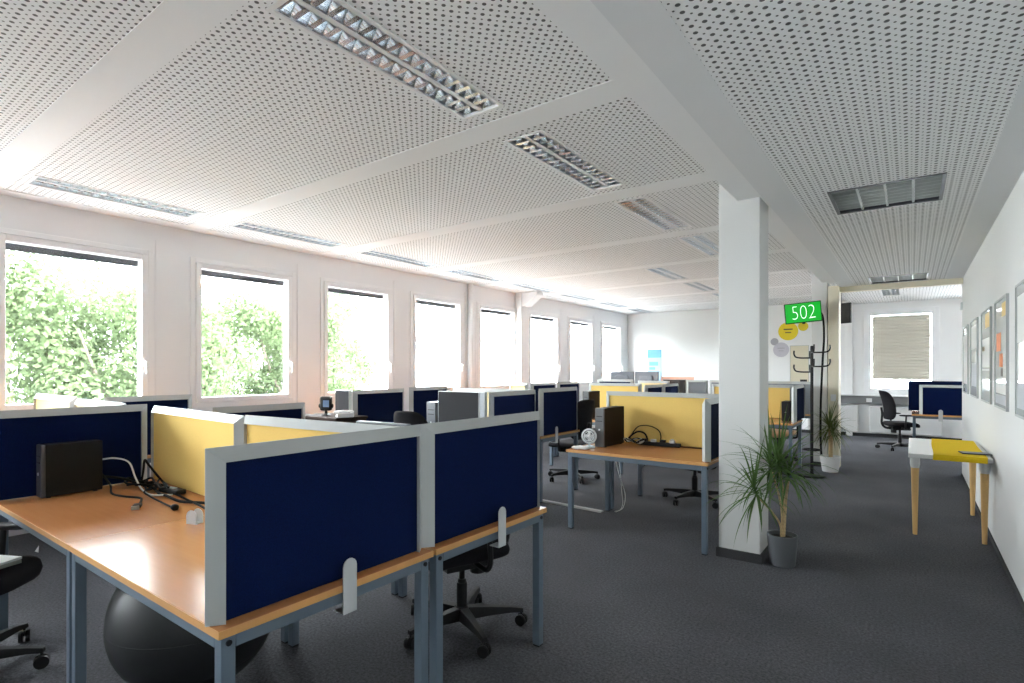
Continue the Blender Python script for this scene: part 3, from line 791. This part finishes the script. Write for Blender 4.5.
def monitor(x, y, rz, w, h, top, label, back='screenoff', z=T):
    t = thing('monitor', label, 'monitor', (x, y, z), rz, 'desktop monitors')   # back faces local -y
    hh = top - z
    MB().box(-w/2, w/2, -.02, .02, hh-h, hh).build('shell', back, t, bevel=.008)
    MB().pillow((0, -.03, hh-h/2), (w*.6, .04, h*.6), .4, .5).build('rear_bulge', back, t, smooth=True)
    MB().box(-w/2+.012, w/2-.012, .0195, .021, hh-h+.012, hh-.012).build('display', 'black', t)
    MB().box(-.025, .025, -.05, -.02, .01, hh-h/2).build('stand', 'black', t, bevel=.005)
    MB().lathe([(.11, 0), (.11, .008), (.09, .014), (.02, .016)], 24).build('foot', 'black', t, smooth=False)
    return t
monitor(-2.60, 2.22, 3.2, .44, .30, 1.125, 'left monitor whose top edge shows above the yellow screens')
monitor(-2.12, 2.24, 3.1, .42, .30, 1.125, 'right monitor whose top edge shows above the large navy screens')
monitor(-5.06, 10.95, .12, .52, .34, 1.395, 'left one of the two distant grey monitors by the last window')
monitor(-4.50, 10.95, -.05, .52, .34, 1.395, 'right one of the two distant grey monitors by the last window')
# bracket (silver desk clip) standing on the nearest desk
t = thing('screen_bracket', 'small silver screen bracket standing alone on the nearest desk', 'bracket', (-2.74, 1.20, T), .35)
for sy in (-1, 1): MB().prism(rounded_plate(.06, .062), sy*.017, sy*.017+sy*.003, Matrix.Translation((0, 0, .003))).build('side_plate', 'clamp', t)
MB().box(-.03, .03, -.02, .02, 0, .0035).build('base_plate', 'clamp', t)

def cable(name, label, pts, r=.005, m='cableb', group='cables on the desks', k=8):
    o = MB().tube(smooth_path(pts, k), r, 8).build(name, m, smooth=True)
    return tag(o, label, 'cable', group)
z = T + .006
cable('cable', 'white cable arching out of the slim black computer', [(-3.98, 1.20, .90), (-3.93, 1.26, .905), (-3.86, 1.31, .88), (-3.82, 1.33, .79), (-3.70, 1.32, z+.012), (-3.48, 1.29, z+.01), (-3.38, 1.36, z+.012)], .005, 'cablew')
cb = cable('cable', 'black video cable with plug lying nearest to the desk edge', [(-3.97, 1.20, .82), (-3.88, 1.22, z+.03), (-3.76, 1.19, z), (-3.62, 1.20, z), (-3.50, 1.24, z), (-3.40, 1.21, z), (-3.31, 1.165, z)], .006)
pl = MB().box(-.035, .02, -.018, .018, -.006, .012); pl.box(.02, .045, -.012, .012, -.003, .009)
o = pl.build('plug', 'black', None, bevel=.003); o.parent = cb; o.location = (-3.28, 1.15, z+.002); o.rotation_euler = (0, 0, -.5)
pn = MB().box(-.014, .0, -.017, .017, -.005, .013); o = pn.build('connector_pins', 'alu'); o.parent = cb; o.location = (-3.235, 1.125, z+.002); o.rotation_euler = (0, 0, -.5)
cb2 = cable('cable', 'black power cable ending in a round plug beside the bracket', [(-3.72, 1.41, z), (-3.60, 1.30, z+.012), (-3.45, 1.27, z+.012), (-3.30, 1.27, z), (-3.16, 1.26, z), (-3.10, 1.255, z+.002)], .005)
o = MB().lathe([(.008, -.03), (.016, -.01), (.017, .012), (.012, .014)], 12).build('plug', 'black', None, smooth=True); o.parent = cb2; o.location = (-3.08, 1.25, z+.008); o.rotation_euler = (0, PI/2, 0)
cable('cable', 'black cable looping up in the corner of the navy and yellow screens', [(-3.98, 1.42, z), (-3.95, 1.42, .80), (-3.90, 1.41, .875), (-3.82, 1.40, .86), (-3.75, 1.42, .80), (-3.72, 1.45, z+.012), (-3.82, 1.42, z+.012), (-3.9, 1.36, z)], .007)
cable('cable', 'black cable running along the foot of the yellow screen', [(-3.95, 1.33, z), (-3.80, 1.42, z+.022), (-3.60, 1.41, z), (-3.42, 1.40, z), (-3.25, 1.38, z), (-3.05, 1.36, z), (-2.85, 1.33, z), (-2.70, 1.30, z)], .006)
cable('cable', 'black cable bundle crossing the middle of the far left desk', [(-3.97, 1.20, .80), (-3.90, 1.29, .78), (-3.80, 1.33, z+.03), (-3.66, 1.36, z+.018), (-3.52, 1.35, z), (-3.38, 1.33, z+.012), (-3.22, 1.34, z), (-3.08, 1.40, z), (-2.9, 1.42, z)], .008)
for q, lb in enumerate(('black cable coiled right beside the slim black computer', 'black cable tangled under the white cable', 'black cable curling at the foot of the far left yellow screen')):
    cx_, cy_ = ((-3.86, 1.36), (-3.72, 1.37), (-3.62, 1.40))[q]
    pts = [(cx_ + (.05+.012*k)*math.cos(1.1*k+q*2)*1.6, min(cy_ + (.03+.006*k)*math.sin(1.1*k+q), 1.455), z+.008+.03*abs(math.sin(k*1.7+q))) for k in range(8)]
    cable('cable', lb, pts, .006)
o = tag(MB().box(-.10, .10, -.03, .03, 0, .028).build('cable_adapter', 'black', bevel=.008, loc=(-3.52, 1.415, T)), 'black power adapter brick among the cables on the far left desk', 'adapter')
o.rotation_euler = (0, 0, .1)
MB().box(-.04, .03, -.015, .015, .028, .031).build('sticker', 'clamp', o)
# cluster beside pillar
zb_ = T+.006
cable('cable', 'thin black cable making a tall loop in front of the large yellow screen', [(-2.26, 5.03, zb_), (-2.24, 5.07, .80), (-2.17, 5.075, .885), (-2.06, 5.08, .895), (-1.97, 5.08, .86), (-1.945, 5.08, .80), (-1.95, 5.06, zb_)], .005)
cable('cable', 'thick black cable making a low loop beside the dark computer tower', [(-2.27, 5.0, zb_+.01), (-2.24, 5.05, .79), (-2.17, 5.06, .835), (-2.10, 5.06, .82), (-2.07, 5.05, .76), (-2.10, 5.03, zb_)], .008)
cable('cable', 'thin black cable trailing right along the foot of the large yellow screen', [(-1.8, 5.04, zb_), (-1.66, 5.02, zb_), (-1.5, 5.03, zb_), (-1.40, 5.0, zb_)], .004)
ps = thing('power_strip', 'power strip with plugs at the foot of the large yellow screen', 'power strip', (-1.93, 5.0, T), .05)
MB().box(-.2, .2, -.026, .026, 0, .035).build('strip_body', 'black', ps, bevel=.006)
for k, m in enumerate(('black', 'clamp', 'black', 'clamp')): MB().box(-.17+.09*k, -.12+.09*k, -.022, .022, .035, .06).build('plug', m, ps, bevel=.005)
cw = thing('cable_bundle', 'grey and black cable bundle next to the dark computer tower', 'cable', (-2.17, 4.98, T))
for q in range(7):
    a = q*.9
    pts = [(.10*math.cos(a+u)*(.8+.1*q % .4), .045*math.sin(a+u*1.1), .012+.045*abs(math.sin(u*1.3+q))) for u in (0, .8, 1.7, 2.6, 3.4, 4.2)]
    MB().tube(smooth_path(pts), .006, 6).build('cable_strand', 'cablew' if q % 3 == 0 else 'cableb', cw, smooth=True)
# fan
fn = thing('desk_fan', 'small clear plastic fan beside the dark computer tower', 'fan', (-2.425, 4.53, T), .35)
MB().lathe([(.055, 0), (.055, .008), (.03, .016), (.012, .02), (.010, .05)], 20).build('base', 'clear', fn)
g = MB()
for r_ in (.062, .045, .025): g.tube([(r_*math.cos(2*PI*k/24), -.02, .105+r_*math.sin(2*PI*k/24)) for k in range(25)], .0035, 6)
for k in range(12): g.tube([(.012*math.cos(PI*k/6), -.02, .105+.012*math.sin(PI*k/6)), (.062*math.cos(PI*k/6), -.016, .105+.062*math.sin(PI*k/6))], .002, 5)
g.tube([(.064*math.cos(2*PI*k/24), .0, .105+.064*math.sin(2*PI*k/24)) for k in range(25)], .009, 6)
g.build('guard', 'clear', fn)
bl_ = MB()
for k in range(4):
    a = k*PI/2; bl_.add([(.008*math.cos(a), 0, .105+.008*math.sin(a)), (.052*math.cos(a-.4), -.006, .105+.052*math.sin(a-.4)), (.054*math.cos(a+.4), .008, .105+.054*math.sin(a+.4))], [(0, 1, 2)])
bl_.open = True; bl_.build('blade', 'white', fn)
MB().lathe([(.016, -.02), (.018, 0), (.014, .03)], 14, mtx=Matrix.Translation((0, 0, .105)) @ Matrix.Rotation(PI/2, 4, 'X')).build('motor', 'white', fn, smooth=True)
tag(MB().pillow((0, 0, .012), (.17, .12, .022), .6, .7, lambda x, y, z_: (x, y, z_*(1+.5*math.sin(x*60)*math.cos(y*70)))).build('plastic_bag', 'white', loc=(-2.44, 4.40, T), smooth=True), 'crumpled white plastic bag on the corner of the desk by the fan', 'bag')
o = tag(MB().box(-.11, .11, -.06, .06, 0, .003).build('paper_sheet', 'paper', loc=(-3.10+.0, 5.30, T)), 'white paper lying at the edge of the desk with grey clamp', 'paper')
o.location = (-3.38, 5.32, T+.0005)
# cable duct on floor and hanging cable
tag(MB().prism([(-.035, 0), (.035, 0), (.022, .014), (-.022, .014)], -.40, .40, Matrix.Translation((-2.93, 5.02, 0)) @ Matrix.Rotation(PI/2-.05, 4, 'Z')).build('floor_cable_cover', 'alu'), 'pale grey cable cover on the carpet left of the desk by the pillar', 'cable cover')
cable('cable', 'thin pale cable hanging from the desk beside the pillar down to the carpet', [(-2.40, 5.06, .64), (-2.38, 5.10, .45), (-2.36, 5.10, .22), (-2.345, 5.09, .10), (-2.37, 5.08, .03), (-2.42, 5.06, .012)], .003, 'cablew', 'cables under the desks')
cable('cable', 'second thin pale cable hanging beside the first one', [(-2.43, 5.05, .64), (-2.385, 5.08, .4), (-2.325, 5.1, .2), (-2.34, 5.09, .06), (-2.40, 5.04, .012)], .003, 'cablew', 'cables under the desks')
# exercise ball
def sphere(r, n=40):
    return MB().lathe([(max(.001, r*math.sin(PI*k/n)), r-r*math.cos(PI*k/n)) for k in range(n+1)], 48)
eb = tag(sphere(.34).build('exercise_ball', 'rubber', smooth=True, loc=(-2.644, 1.163, 0)), 'large black exercise ball under the nearest desk', 'ball')
rg = MB()
for k in (-4, 0, 4):
    zz = .34+k*.045; rr = math.sqrt(.34**2-(k*.045)**2)
    rg.tube([(rr*math.cos(2*PI*i/48), rr*math.sin(2*PI*i/48), zz) for i in range(49)], 0.0014, 5, caps=False)
rg.build('moulded_ribs', 'rubber', eb, smooth=True)
# papers on left chair
for k, (dx, dy, w_, d_, zz, th, m, lb) in enumerate(((0, 0, .20, .27, .499, .018, 'book', 'dull green book lying on the chair at the far left edge'), (.01, .01, .19, .25, .5175, .012, 'paper', 'white booklet on top of the green book on the far left chair'))):
    o = tag(MB().box(-w_/2, w_/2, -d_/2, d_/2, 0, th).build('book', m, bevel=.002, loc=(-3.57+dx, .58+dy, zz)), lb, 'book', 'books on the far left chair'); o.rotation_euler = (0, 0, .35+.1*k)
o = tag(MB().add([(0, 0, 0), (.06, .01, 0), (.03, .02, .05), (.005, .012, .012)], [(0, 1, 2), (0, 2, 3), (0, 3, 1), (1, 3, 2)]).build('paper_scrap', 'paper', loc=(-5.62, 1.26, .001)), 'tiny folded white paper scrap on the carpet under the far left desk', 'paper')
# brown cabinet, phone, device
cbx = thing('low_cabinet', 'dark brown low cabinet behind the yellow screens below the third window', 'cabinet', (-4.86, 3.52, 0))
MB().box(-.42, .26, -.19, .19, .05, .935).build('carcass', 'brown', cbx, bevel=.003)
MB().box(-.425, -.42, -.19, .19, .05, .935).build('side_panel', 'greybrown', cbx)
MB().box(-.43, .27, -.20, .20, .935, .96).build('top_board', 'brown', cbx, bevel=.003)
for sx in (-1, 1):
    dr = MB().box(-.248+sx*.169, .088+sx*.169, -.205, -.19, .07, .92).build('door', 'brown', cbx, bevel=.003)
    MB().box(-.08+sx*.03-.008, -.08+sx*.03+.008, -.225, -.205, .5, .62).build('handle', 'alu', dr)
MB().box(-.40, .24, -.17, .17, 0, .05).build('plinth', 'black', cbx)
ph = thing('desk_phone', 'white telephone lying on the dark brown cabinet', 'phone', (-4.66, 3.48, .96), -.5)
MB().prism([(-.07, 0), (.07, 0), (.07, .05), (-.07, .02)], -.08, .08).build('phone_body', 'white', ph, bevel=.006)
MB().pillow((-.04, 0, .05), (.045, .20, .035), .5, .6).build('handset', 'white', ph, smooth=True)
MB().box(.0, .05, -.05, .05, .041, .052).build('keypad', 'dark', ph)
dv = thing('desk_gadget', 'small black device with a bluish face on the dark brown cabinet', 'device', (-5.00, 3.50, .96), .6)
MB().box(-.06, .06, -.035, .035, .05, .20).build('body', 'black', dv, bevel=.02)
MB().box(-.02, .045, -.038, -.034, .09, .16).build('face', 'bluelens', dv, bevel=.003)
MB().lathe([(.05, 0), (.045, .012), (.015, .02), (.012, .055)], 16).build('foot', 'black', dv)
for sx in (-1, 1): MB().lathe([(.012, -.014), (.022, -.01), (.022, .01), (.012, .014)], 12, mtx=Matrix.Translation((sx*.062, 0, .10)) @ Matrix.Rotation(PI/2, 4, 'Y')).build('knob', 'black', dv)

# ------------------------------------------------------------------ white side table with runner
tb = thing('side_table', 'narrow white table with honey coloured wooden legs against the right wall', 'table', (.262, 6.51, 0))
MB().box(-.285, .27, -.66, .66, T-.036, T).build('tabletop', 'whitelac', tb, bevel=.004)
for sx in (-1, 1):
    for sy in (-1, 1):
        x, y = sx*.232-.006, sy*.55
        l = MB().lathe([(.017, 0), (.029, .585)], 18, c=(x, y, 0)).build('leg', 'legwood', tb, smooth=False)
        MB().lathe([(.0300, .585), (.036, .62), (.036, T-.036)], 18, c=(x, y, 0)).build('leg_collar', 'whitelac', l)
r = MB(); r.open = True
yy = [-.667, -.666] + [-.66+1.32*k/24 for k in range(25)] + [.664, .665]
zz = [T-.040, T-.01] + [T+.0035]*25 + [T-.01, T-.035]
for a, (y, z_) in enumerate(zip(yy, zz)):
    wob = .003*math.sin(a*.31)
    r.v += [(.165-.262+wob-.02*(1-a/28), y, z_), (.335-.262, y, z_+.001), (.498-.262+wob, y, z_)]
for a in range(len(yy)-1): r.f += [(3*a, 3*a+1, 3*a+4, 3*a+3), (3*a+1, 3*a+2, 3*a+5, 3*a+4)]
ru = r.build('table_runner', 'runner', loc=(.262, 6.51, 0)); so = ru.modifiers.new('thickness', 'SOLIDIFY'); so.thickness = .003; so.offset = 1
tag(ru, 'mustard yellow cloth runner draped along the white side table', 'table runner')
tl = thing('tablet', 'flat black tablet lying on the yellow runner near the wall', 'tablet', (.435, 6.08, T+.0085), .15)
MB().box(-.10, .10, -.07, .07, 0, .008).build('body', 'black', tl, bevel=.003)
MB().box(-.088, .088, -.058, .058, .0082, .0088).build('display', 'screenoff', tl)

# ------------------------------------------------------------------ pictures on right wall
pics = [(4.02, 4.72), (5.13, 5.80), (6.12, 6.86), (7.27, 8.03), (8.44, 9.15)]
plabels = ['framed picture nearest the camera, cut off by the right edge', 'framed poster with an orange pen shape on the right wall', 'framed poster with ochre corner above the side table', 'pale framed poster, second from the end of the right wall', 'narrow looking framed poster at the end of the right wall']
for k, ((a, b), lb) in enumerate(zip(pics, plabels)):
    t = thing('framed_poster', lb, 'picture', (XR, (a+b)/2, 1.565), 0, 'framed posters on the right wall')
    w2, h2 = (b-a)/2, .415; e = .013
    f = MB(); f.box(-.017, 0, -w2, -w2+e, -h2, h2); f.box(-.017, 0, w2-e, w2, -h2, h2); f.box(-.017, 0, -w2+e, w2-e, -h2, -h2+e); f.box(-.017, 0, -w2+e, w2-e, h2-e, h2)
    f.build('frame', 'alu', t)
    ps_ = MB().box(-.010, -.002, -w2+e, w2-e, -h2+e, h2-e).build('poster', 'pane', t)
    def mark(m, y0, y1, z0, z1, nm='print'): MB().box(-.0115, -.010, y0, y1, z0, z1).build(nm, m, ps_)
    if k == 1:
        mark('orange', .0, .25, .02, .16); mark('orange', -.10, .08, -.10, .0); MB().prism([(-.0, 0), (.0, 0)], 0, 0) if False else None
        mark('ink', -.09, .0, -.17, -.11); mark('greyprint', -.30, .30, -.38, -.31); mark('ochre', -.30, -.05, .27, .37); mark('paper', -.28, .28, -.30, -.22)
    elif k == 2:
        mark('ochre', -.33, .05, .25, .38); mark('paper', -.3, .3, -.1, .16); mark('greyprint', -.3, .3, -.13, -.115); mark('ochre', .08, .3, .05, .09)
    elif k == 3:
        mark('paper', -.3, .3, .1, .35); mark('greyprint', -.25, .25, -.3, -.05)
    elif k == 4:
        mark('paper', -.3, .3, -.3, .3)
    else:
        mark('greyprint', -.3, .3, -.36, -.2); mark('paper', -.3, .3, .05, .34)
tag(MB().box(XR-.022, XR, 9.40, 9.5, 2.24, 2.34).build('thermostat', 'clamp', bevel=.004), 'small grey thermostat box at the end of the right wall', 'thermostat')

# ------------------------------------------------------------------ TV sign 502, cable, coat stand
tv = thing('wall_screen', 'black framed screen showing white 502 on bright green', 'screen', (-1.255, 8.76, 2.257))
tv.rotation_euler = (math.radians(6), math.radians(-5.0), math.radians(14))
W2, H2 = .235, .145
MB().box(-W2, W2, -.018, .03, -H2, H2).build('bezel', 'black', tv, bevel=.006)
MB().box(-W2+.012, W2-.012, -.0195, -.017, -H2+.014, H2-.012).build('green_display', 'green', tv)
cu = bpy.data.curves.new('digits', 'FONT'); cu.body = '502'; cu.size = .29; cu.offset = -.008; cu.align_x = 'CENTER'; cu.align_y = 'CENTER'; cu.extrude = .0008
tmp = bpy.data.objects.new('tmp', cu); COL.objects.link(tmp)
dg = bpy.context.evaluated_depsgraph_get(); dg.update()
me = bpy.data.meshes.new_from_object(tmp.evaluated_get(dg)); bpy.data.objects.remove(tmp)
me.materials.clear(); me.materials.append(M['digits'])
o = bpy.data.objects.new('digits', me); COL.objects.link(o); o.parent = tv; o.location = (.005, -.0208, -.005); o.rotation_euler = (PI/2, 0, 0); o.scale = (.74, 1, 1)
MB().box(-.02, .02, -.012, .01, -H2-.018, -H2).build('sensor', 'black', tv, bevel=.003)
ar = MB().box(-.05, .05, .03, .06, -.08, .08); ar.tube([(0, .05, 0), (.13, .25, 0), (.16, .47, 0)], .018, 8)
ar.build('wall_bracket', 'black', tv)
cable('cable', 'black cable hanging from the green screen down the second pillar', [(-1.10, 8.98, 2.33), (-1.04, 9.06, 2.2), (-1.03, 9.10, 1.9), (-1.04, 9.05, 1.6), (-1.05, 9.02, 1.3), (-1.06, 9.0, .9), (-1.06, 9.0, .4), (-1.04, 9.02, .1), (-.99, 9.1, .015)], .014, 'cableb', 'cables at the second pillar')
cs = thing('coat_stand', 'black metal coat stand in front of the second pillar', 'coat stand', (-1.09, 8.36, 0))
MB().lathe([(.165, 0), (.165, .012), (.15, .02), (.03, .03), (.022, .05)], 32).build('base', 'black', cs)
MB().lathe([(.020, .04), (.020, 1.755), (.014, 1.765)], 14).build('pole', 'black', cs)
for lv_, zz in enumerate((1.60, 1.41)):
    for k in range(4):
        an = k*PI/2 + .25 + lv_*.0
        pts = [(0, 0, 0), (.12, 0, 0), (.19, 0, .012), (.215, 0, .05), (.215, 0, .10)]
        R = Matrix.Translation((0, 0, zz+(.075 if k in (0, 3) else 0))) @ Matrix.Rotation(an, 4, 'Z')
        MB().tube(smooth_path([R @ Vector(p) for p in pts]), .010, 8).build('hook', 'black', cs, smooth=True)
rg = MB(); rg.tube([(.11*math.cos(2*PI*k/24), .11*math.sin(2*PI*k/24), .36) for k in range(25)], .008, 6)
for k in range(2): rg.tube([(.11*math.cos(k*PI), .11*math.sin(k*PI), .36), (.0, 0, .36)], .006, 6)
rg.build('umbrella_ring', 'black', cs, smooth=True)
ls = tag(MB().box(-.955, -.885, 9.188, 9.20, .98, 1.08).build('light_switch', 'white', bevel=.003), 'light switch on the beige jamb above the white potted plant', 'switch')
MB().box(-.94, -.90, 9.184, 9.188, .995, 1.065).build('rocker', 'white', ls)
# hanging dark monitor in rear area
hm_ = thing('wall_screen', 'dark switched off screen hung near the rear window', 'screen', (-.94, 10.1, 2.33), -.5)
MB().box(-.2, .2, -.02, .02, -.16, .16).build('bezel', 'black', hm_, bevel=.005)
MB().box(-.185, .185, -.0215, -.019, -.145, .145).build('display', 'blackfab', hm_)
MB().tube([(0, .02, 0), (0, .05, 0), (0, .05, .53)], .016, 8).build('ceiling_mount', 'black', hm_)

# ------------------------------------------------------------------ far wall decals
def disc(x, z_, r_, m, lb, text=True):
    t = tag(MB().lathe([(r_, 0), (r_, .003)], 40, mtx=Matrix.Translation((x, YB, z_)) @ Matrix.Rotation(PI/2, 4, 'X')).build('wall_sticker', m), lb, 'wall sticker', 'round stickers on the far wall')
    if text:
        q = MB(); q.box(x-r_*.45, x+r_*.45, YB-.0045, YB-.003, z_+r_*.15, z_+r_*.28); q.box(x-r_*.3, x+r_*.3, YB-.0045, YB-.003, z_-r_*.2, z_-r_*.1)
        q.build('lettering', 'ink' if m == 'dotyellow' else 'dotgrey', t)
disc(-2.31, 2.325, .21, 'dotyellow', 'largest yellow round sticker on the far wall below the green screen')
disc(-2.0, 2.425, .105, 'dotyellow', 'small yellow round sticker half hidden by the green screen', False)
disc(-2.60, 2.09, .085, 'dotgrey', 'small grey round sticker on the far wall', False)
disc(-2.46, 1.90, .17, 'dotlilac', 'pale lilac round sticker below the small grey one')
pb_ = thing('notice_board', 'cream notice board on the far wall behind the coat stand', 'notice board', (-2.06, YB, 1.53))
MB().box(-.2, .17, -.015, 0, -.45, .45).build('board', 'cream2', pb_, bevel=.003)
f = MB(); f.box(-.21, -.2, -.02, 0, -.46, .46); f.box(.17, .18, -.02, 0, -.46, .46); f.box(-.2, .17, -.02, 0, .45, .46); f.box(-.2, .17, -.02, 0, -.46, -.45); f.build('frame', 'alu', pb_)
MB().box(0, .14, -.022, -.015, -.40, -.32).build('dark_label', 'black', pb_)
bn = thing('wall_banner', 'light blue printed banner on the bright far wall', 'banner', (-5.53, YB-.012, 1.3))
MB().box(-.19, .19, -.004, .004, -.35, .665).build('sheet', 'bannerl', bn)
q = MB(); q.box(-.19, .19, -.006, -.004, .45, .665); q.build('blue_heading', 'bannerb', bn)
q = MB(); q.box(-.17, .17, -.006, -.004, .06, .09); q.box(-.10, .19, -.006, -.004, -.17, -.14); q.box(.15, .19, -.006, -.004, -.14, .06); q.build('dark_band', 'bannerd', bn)
q = MB(); q.box(-.14, .10, -.006, -.004, .24, .34); q.box(-.14, .02, -.006, -.004, .13, .2); q.build('photo_block', 'bannerb', bn)

# ------------------------------------------------------------------ dracaenas
def leaves(mb, c, nl, Lmin, Lmax, wid, up=(0, 0, 1), spread=1.0, rnd=random):
    up = Vector(up).normalized(); a = up.orthogonal().normalized(); b_ = up.cross(a)
    for i in range(nl):
        az = i*2.39996 + rnd.uniform(-.2, .2); q = (i+.5)/nl
        el = math.radians(76 - 90*q*spread + rnd.uniform(-8, 8))
        d = (a*math.cos(az)+b_*math.sin(az))*math.cos(el) + up*math.sin(el)
        L = rnd.uniform(Lmin, Lmax); p = Vector(c) + up*(.05*(1-q)); seg = 8; ds = L/seg
        droop = rnd.uniform(.16, .34)*(1.1-.55*math.sin(max(el, 0)))
        side = d.cross(Vector((0, 0, 1)))
        side = side.normalized() if side.length > .05 else a
        o = len(mb.v)
        for s_ in range(seg+1):
            t_ = s_/seg; w_ = wid*(.65+.7*t_) if t_ < .35 else wid*(1.0-((t_-.35)/.65)**1.6)*.9+.0004
            nrm = side.cross(d).normalized()
            mb.v += [p - side*w_, p - nrm*w_*.35, p + side*w_]
            p = p + d*ds; d = (d + Vector((0, 0, -droop))*(.3+1.1*t_)).normalized()
        for s_ in range(seg):
            k = o+3*s_; mb.f += [(k, k+1, k+4, k+3), (k+1, k+2, k+5, k+4)]
def dracaena(loc, potm, pr0, pr1, ph_, stems, label, potlabel, leafm, rz=0):
    rnd = random.Random(5)
    p = thing('potted_dracaena', label, 'potted plant', loc, rz)
    MB().lathe([(pr0*.96, 0), (pr0, .006), (pr1, ph_-.004), (pr1-.002, ph_), (pr1-.008, ph_), (pr1-.010, ph_-.03), (.001, ph_-.032)], 36).build('pot', potm, p, smooth=False)
    MB().lathe([(pr1-.012, ph_-.03), (pr1*.5, ph_-.02), (.002, ph_-.018)], 24).build('soil', 'soil', p)
    for st in stems:
        pts, r0, r1, heads = st
        tr = MB().tube(smooth_path(pts), r0, 10, r1=r1).build('stem', 'trunk', p, smooth=True)
        for c, nl, l0, l1, up, sp in heads:
            mb = MB(); mb.open = True; leaves(mb, c, nl, l0, l1, .0080, up, sp, rnd)
            for q, v in enumerate(mb.v):       # leaves press against the pillar face instead of growing into it
                X, Y = v[0]+loc[0], v[1]+loc[1]
                for py in (4.37, 9.25):
                    if -1.225 < X < -.895 and py-.015 < Y < py+.3:
                        mb.v[q] = (v[0], py-.016-.3*0-loc[1], v[2]) if Y-(py-.015) < X*-1-.895 else (-.893-loc[0], v[1], v[2])
            mb.build('leaf_rosette', leafm, tr, smooth=True)
    return p
c36, s36 = math.cos(math.radians(36.2)), math.sin(math.radians(36.2))
def uv(u, v): return (u*c36, u*s36, v)       # offsets along the picture's horizontal for arranging the stems
def off(u, dp, z_): return (u*c36 - dp*s36, u*s36 + dp*c36, z_)
dracaena((-.775, 4.46, 0), 'pot', .088, .105, .225, [
    ([off(0, 0, .18), off(.005, -.01, .34), off(-.01, -.03, .54), off(-.05, -.06, .70)], .012, .008, [(off(-.05, -.06, .71), 48, .32, .50, (-.12, -.1, 1), 1.15)]),
    ([off(.01, .0, .18), off(.025, .01, .36), off(.03, .0, .52), off(.035, -.02, .62)], .010, .008, [(off(.035, -.02, .63), 40, .22, .33, (.05, -.1, 1), 1.2)]),
    ([off(-.01, 0, .18), off(-.03, -.03, .30), off(-.13, -.10, .42), off(-.26, -.17, .54)], .008, .006, [(off(-.265, -.17, .55), 44, .26, .44, (-.35, -.25, 1), 1.25)]),
    ([off(.0, 0, .18), off(-.02, -.02, .44), off(-.12, -.10, .70)], .008, .006, [(off(-.125, -.10, .71), 28, .30, .46, (-.2, -.1, 1), 1.1)]),
], 'spiky dracaena in a dark grey pot at the foot of the white pillar', '', 'leaf')
dracaena((-.93, 8.90, 0), 'potw', .10, .13, .22, [
    ([off(0, 0, .18), off(.0, .01, .4), off(-.01, 0, .60)], .02, .016, [(off(-.01, 0, .60), 70, .28, .44, (0, 0, 1), 1.2)]),
    ([off(.02, 0, .18), off(.025, .01, .34), off(.03, 0, .52)], .016, .012, [(off(.03, 0, .52), 40, .22, .34, (.2, 0, 1), 1.15)]),
], 'smaller dracaena in a white pot beside the beige jamb', '', 'leafy')

# ------------------------------------------------------------------ light
SKY = 40
wd = bpy.data.worlds.new('sky'); S.world = wd; wd.use_nodes = True
bg = wd.node_tree.nodes['Background']; bg.inputs['Color'].default_value = (.89, .945, 1.0, 1); bg.inputs['Strength'].default_value = SKY
def portal(loc, rot, sx, sy):
    l = bpy.data.lights.new('window_portal', 'AREA'); l.shape = 'RECTANGLE'; l.size = sx; l.size_y = sy
    l.cycles.is_portal = True
    o = bpy.data.objects.new('window_portal', l); COL.objects.link(o); o.location = loc; o.rotation_euler = rot
for i in range(-3, 8):
    a, b = WIN(i); portal((XW-.17, (a+b)/2, 1.85), (0, -PI/2, 0), 1.42, 1.03)
for a, b in FW: portal(((a+b)/2, YF-.15, 1.775), (PI/2, 0, 0), b-a, 1.55)
portal((2.1, YB+.15, 1.8), (-PI/2, 0, 0), 1.03, 1.55)
portal(((BX0+BX1)/2, YB+.15, 1.8), (-PI/2, 0, 0), 1.03, 1.55)

sl_ = bpy.data.lights.new('sun', 'SUN'); sl_.energy = 22; sl_.angle = .01; sl_.color = (1, .985, .96)
so_ = bpy.data.objects.new('sun', sl_); COL.objects.link(so_); so_.rotation_euler = (math.radians(-8), math.radians(38), 0)

# ------------------------------------------------------------------ camera
cam = bpy.data.cameras.new('camera'); co = bpy.data.objects.new('camera', cam); COL.objects.link(co)
co.location = (0, 0, 1.45); co.rotation_euler = (PI/2, 0, math.radians(36.2))
cam.sensor_fit = 'HORIZONTAL'; cam.sensor_width = 36; cam.lens = 546/1024*36
cam.shift_y = 27.5/1024; cam.clip_start = .02; cam.clip_end = 300
S.camera = co
vs_ = S.view_settings
vs_.view_transform = 'Standard'; vs_.look = 'None'; vs_.gamma = 1; vs_.use_curve_mapping = False
vs_.exposure = 0.42
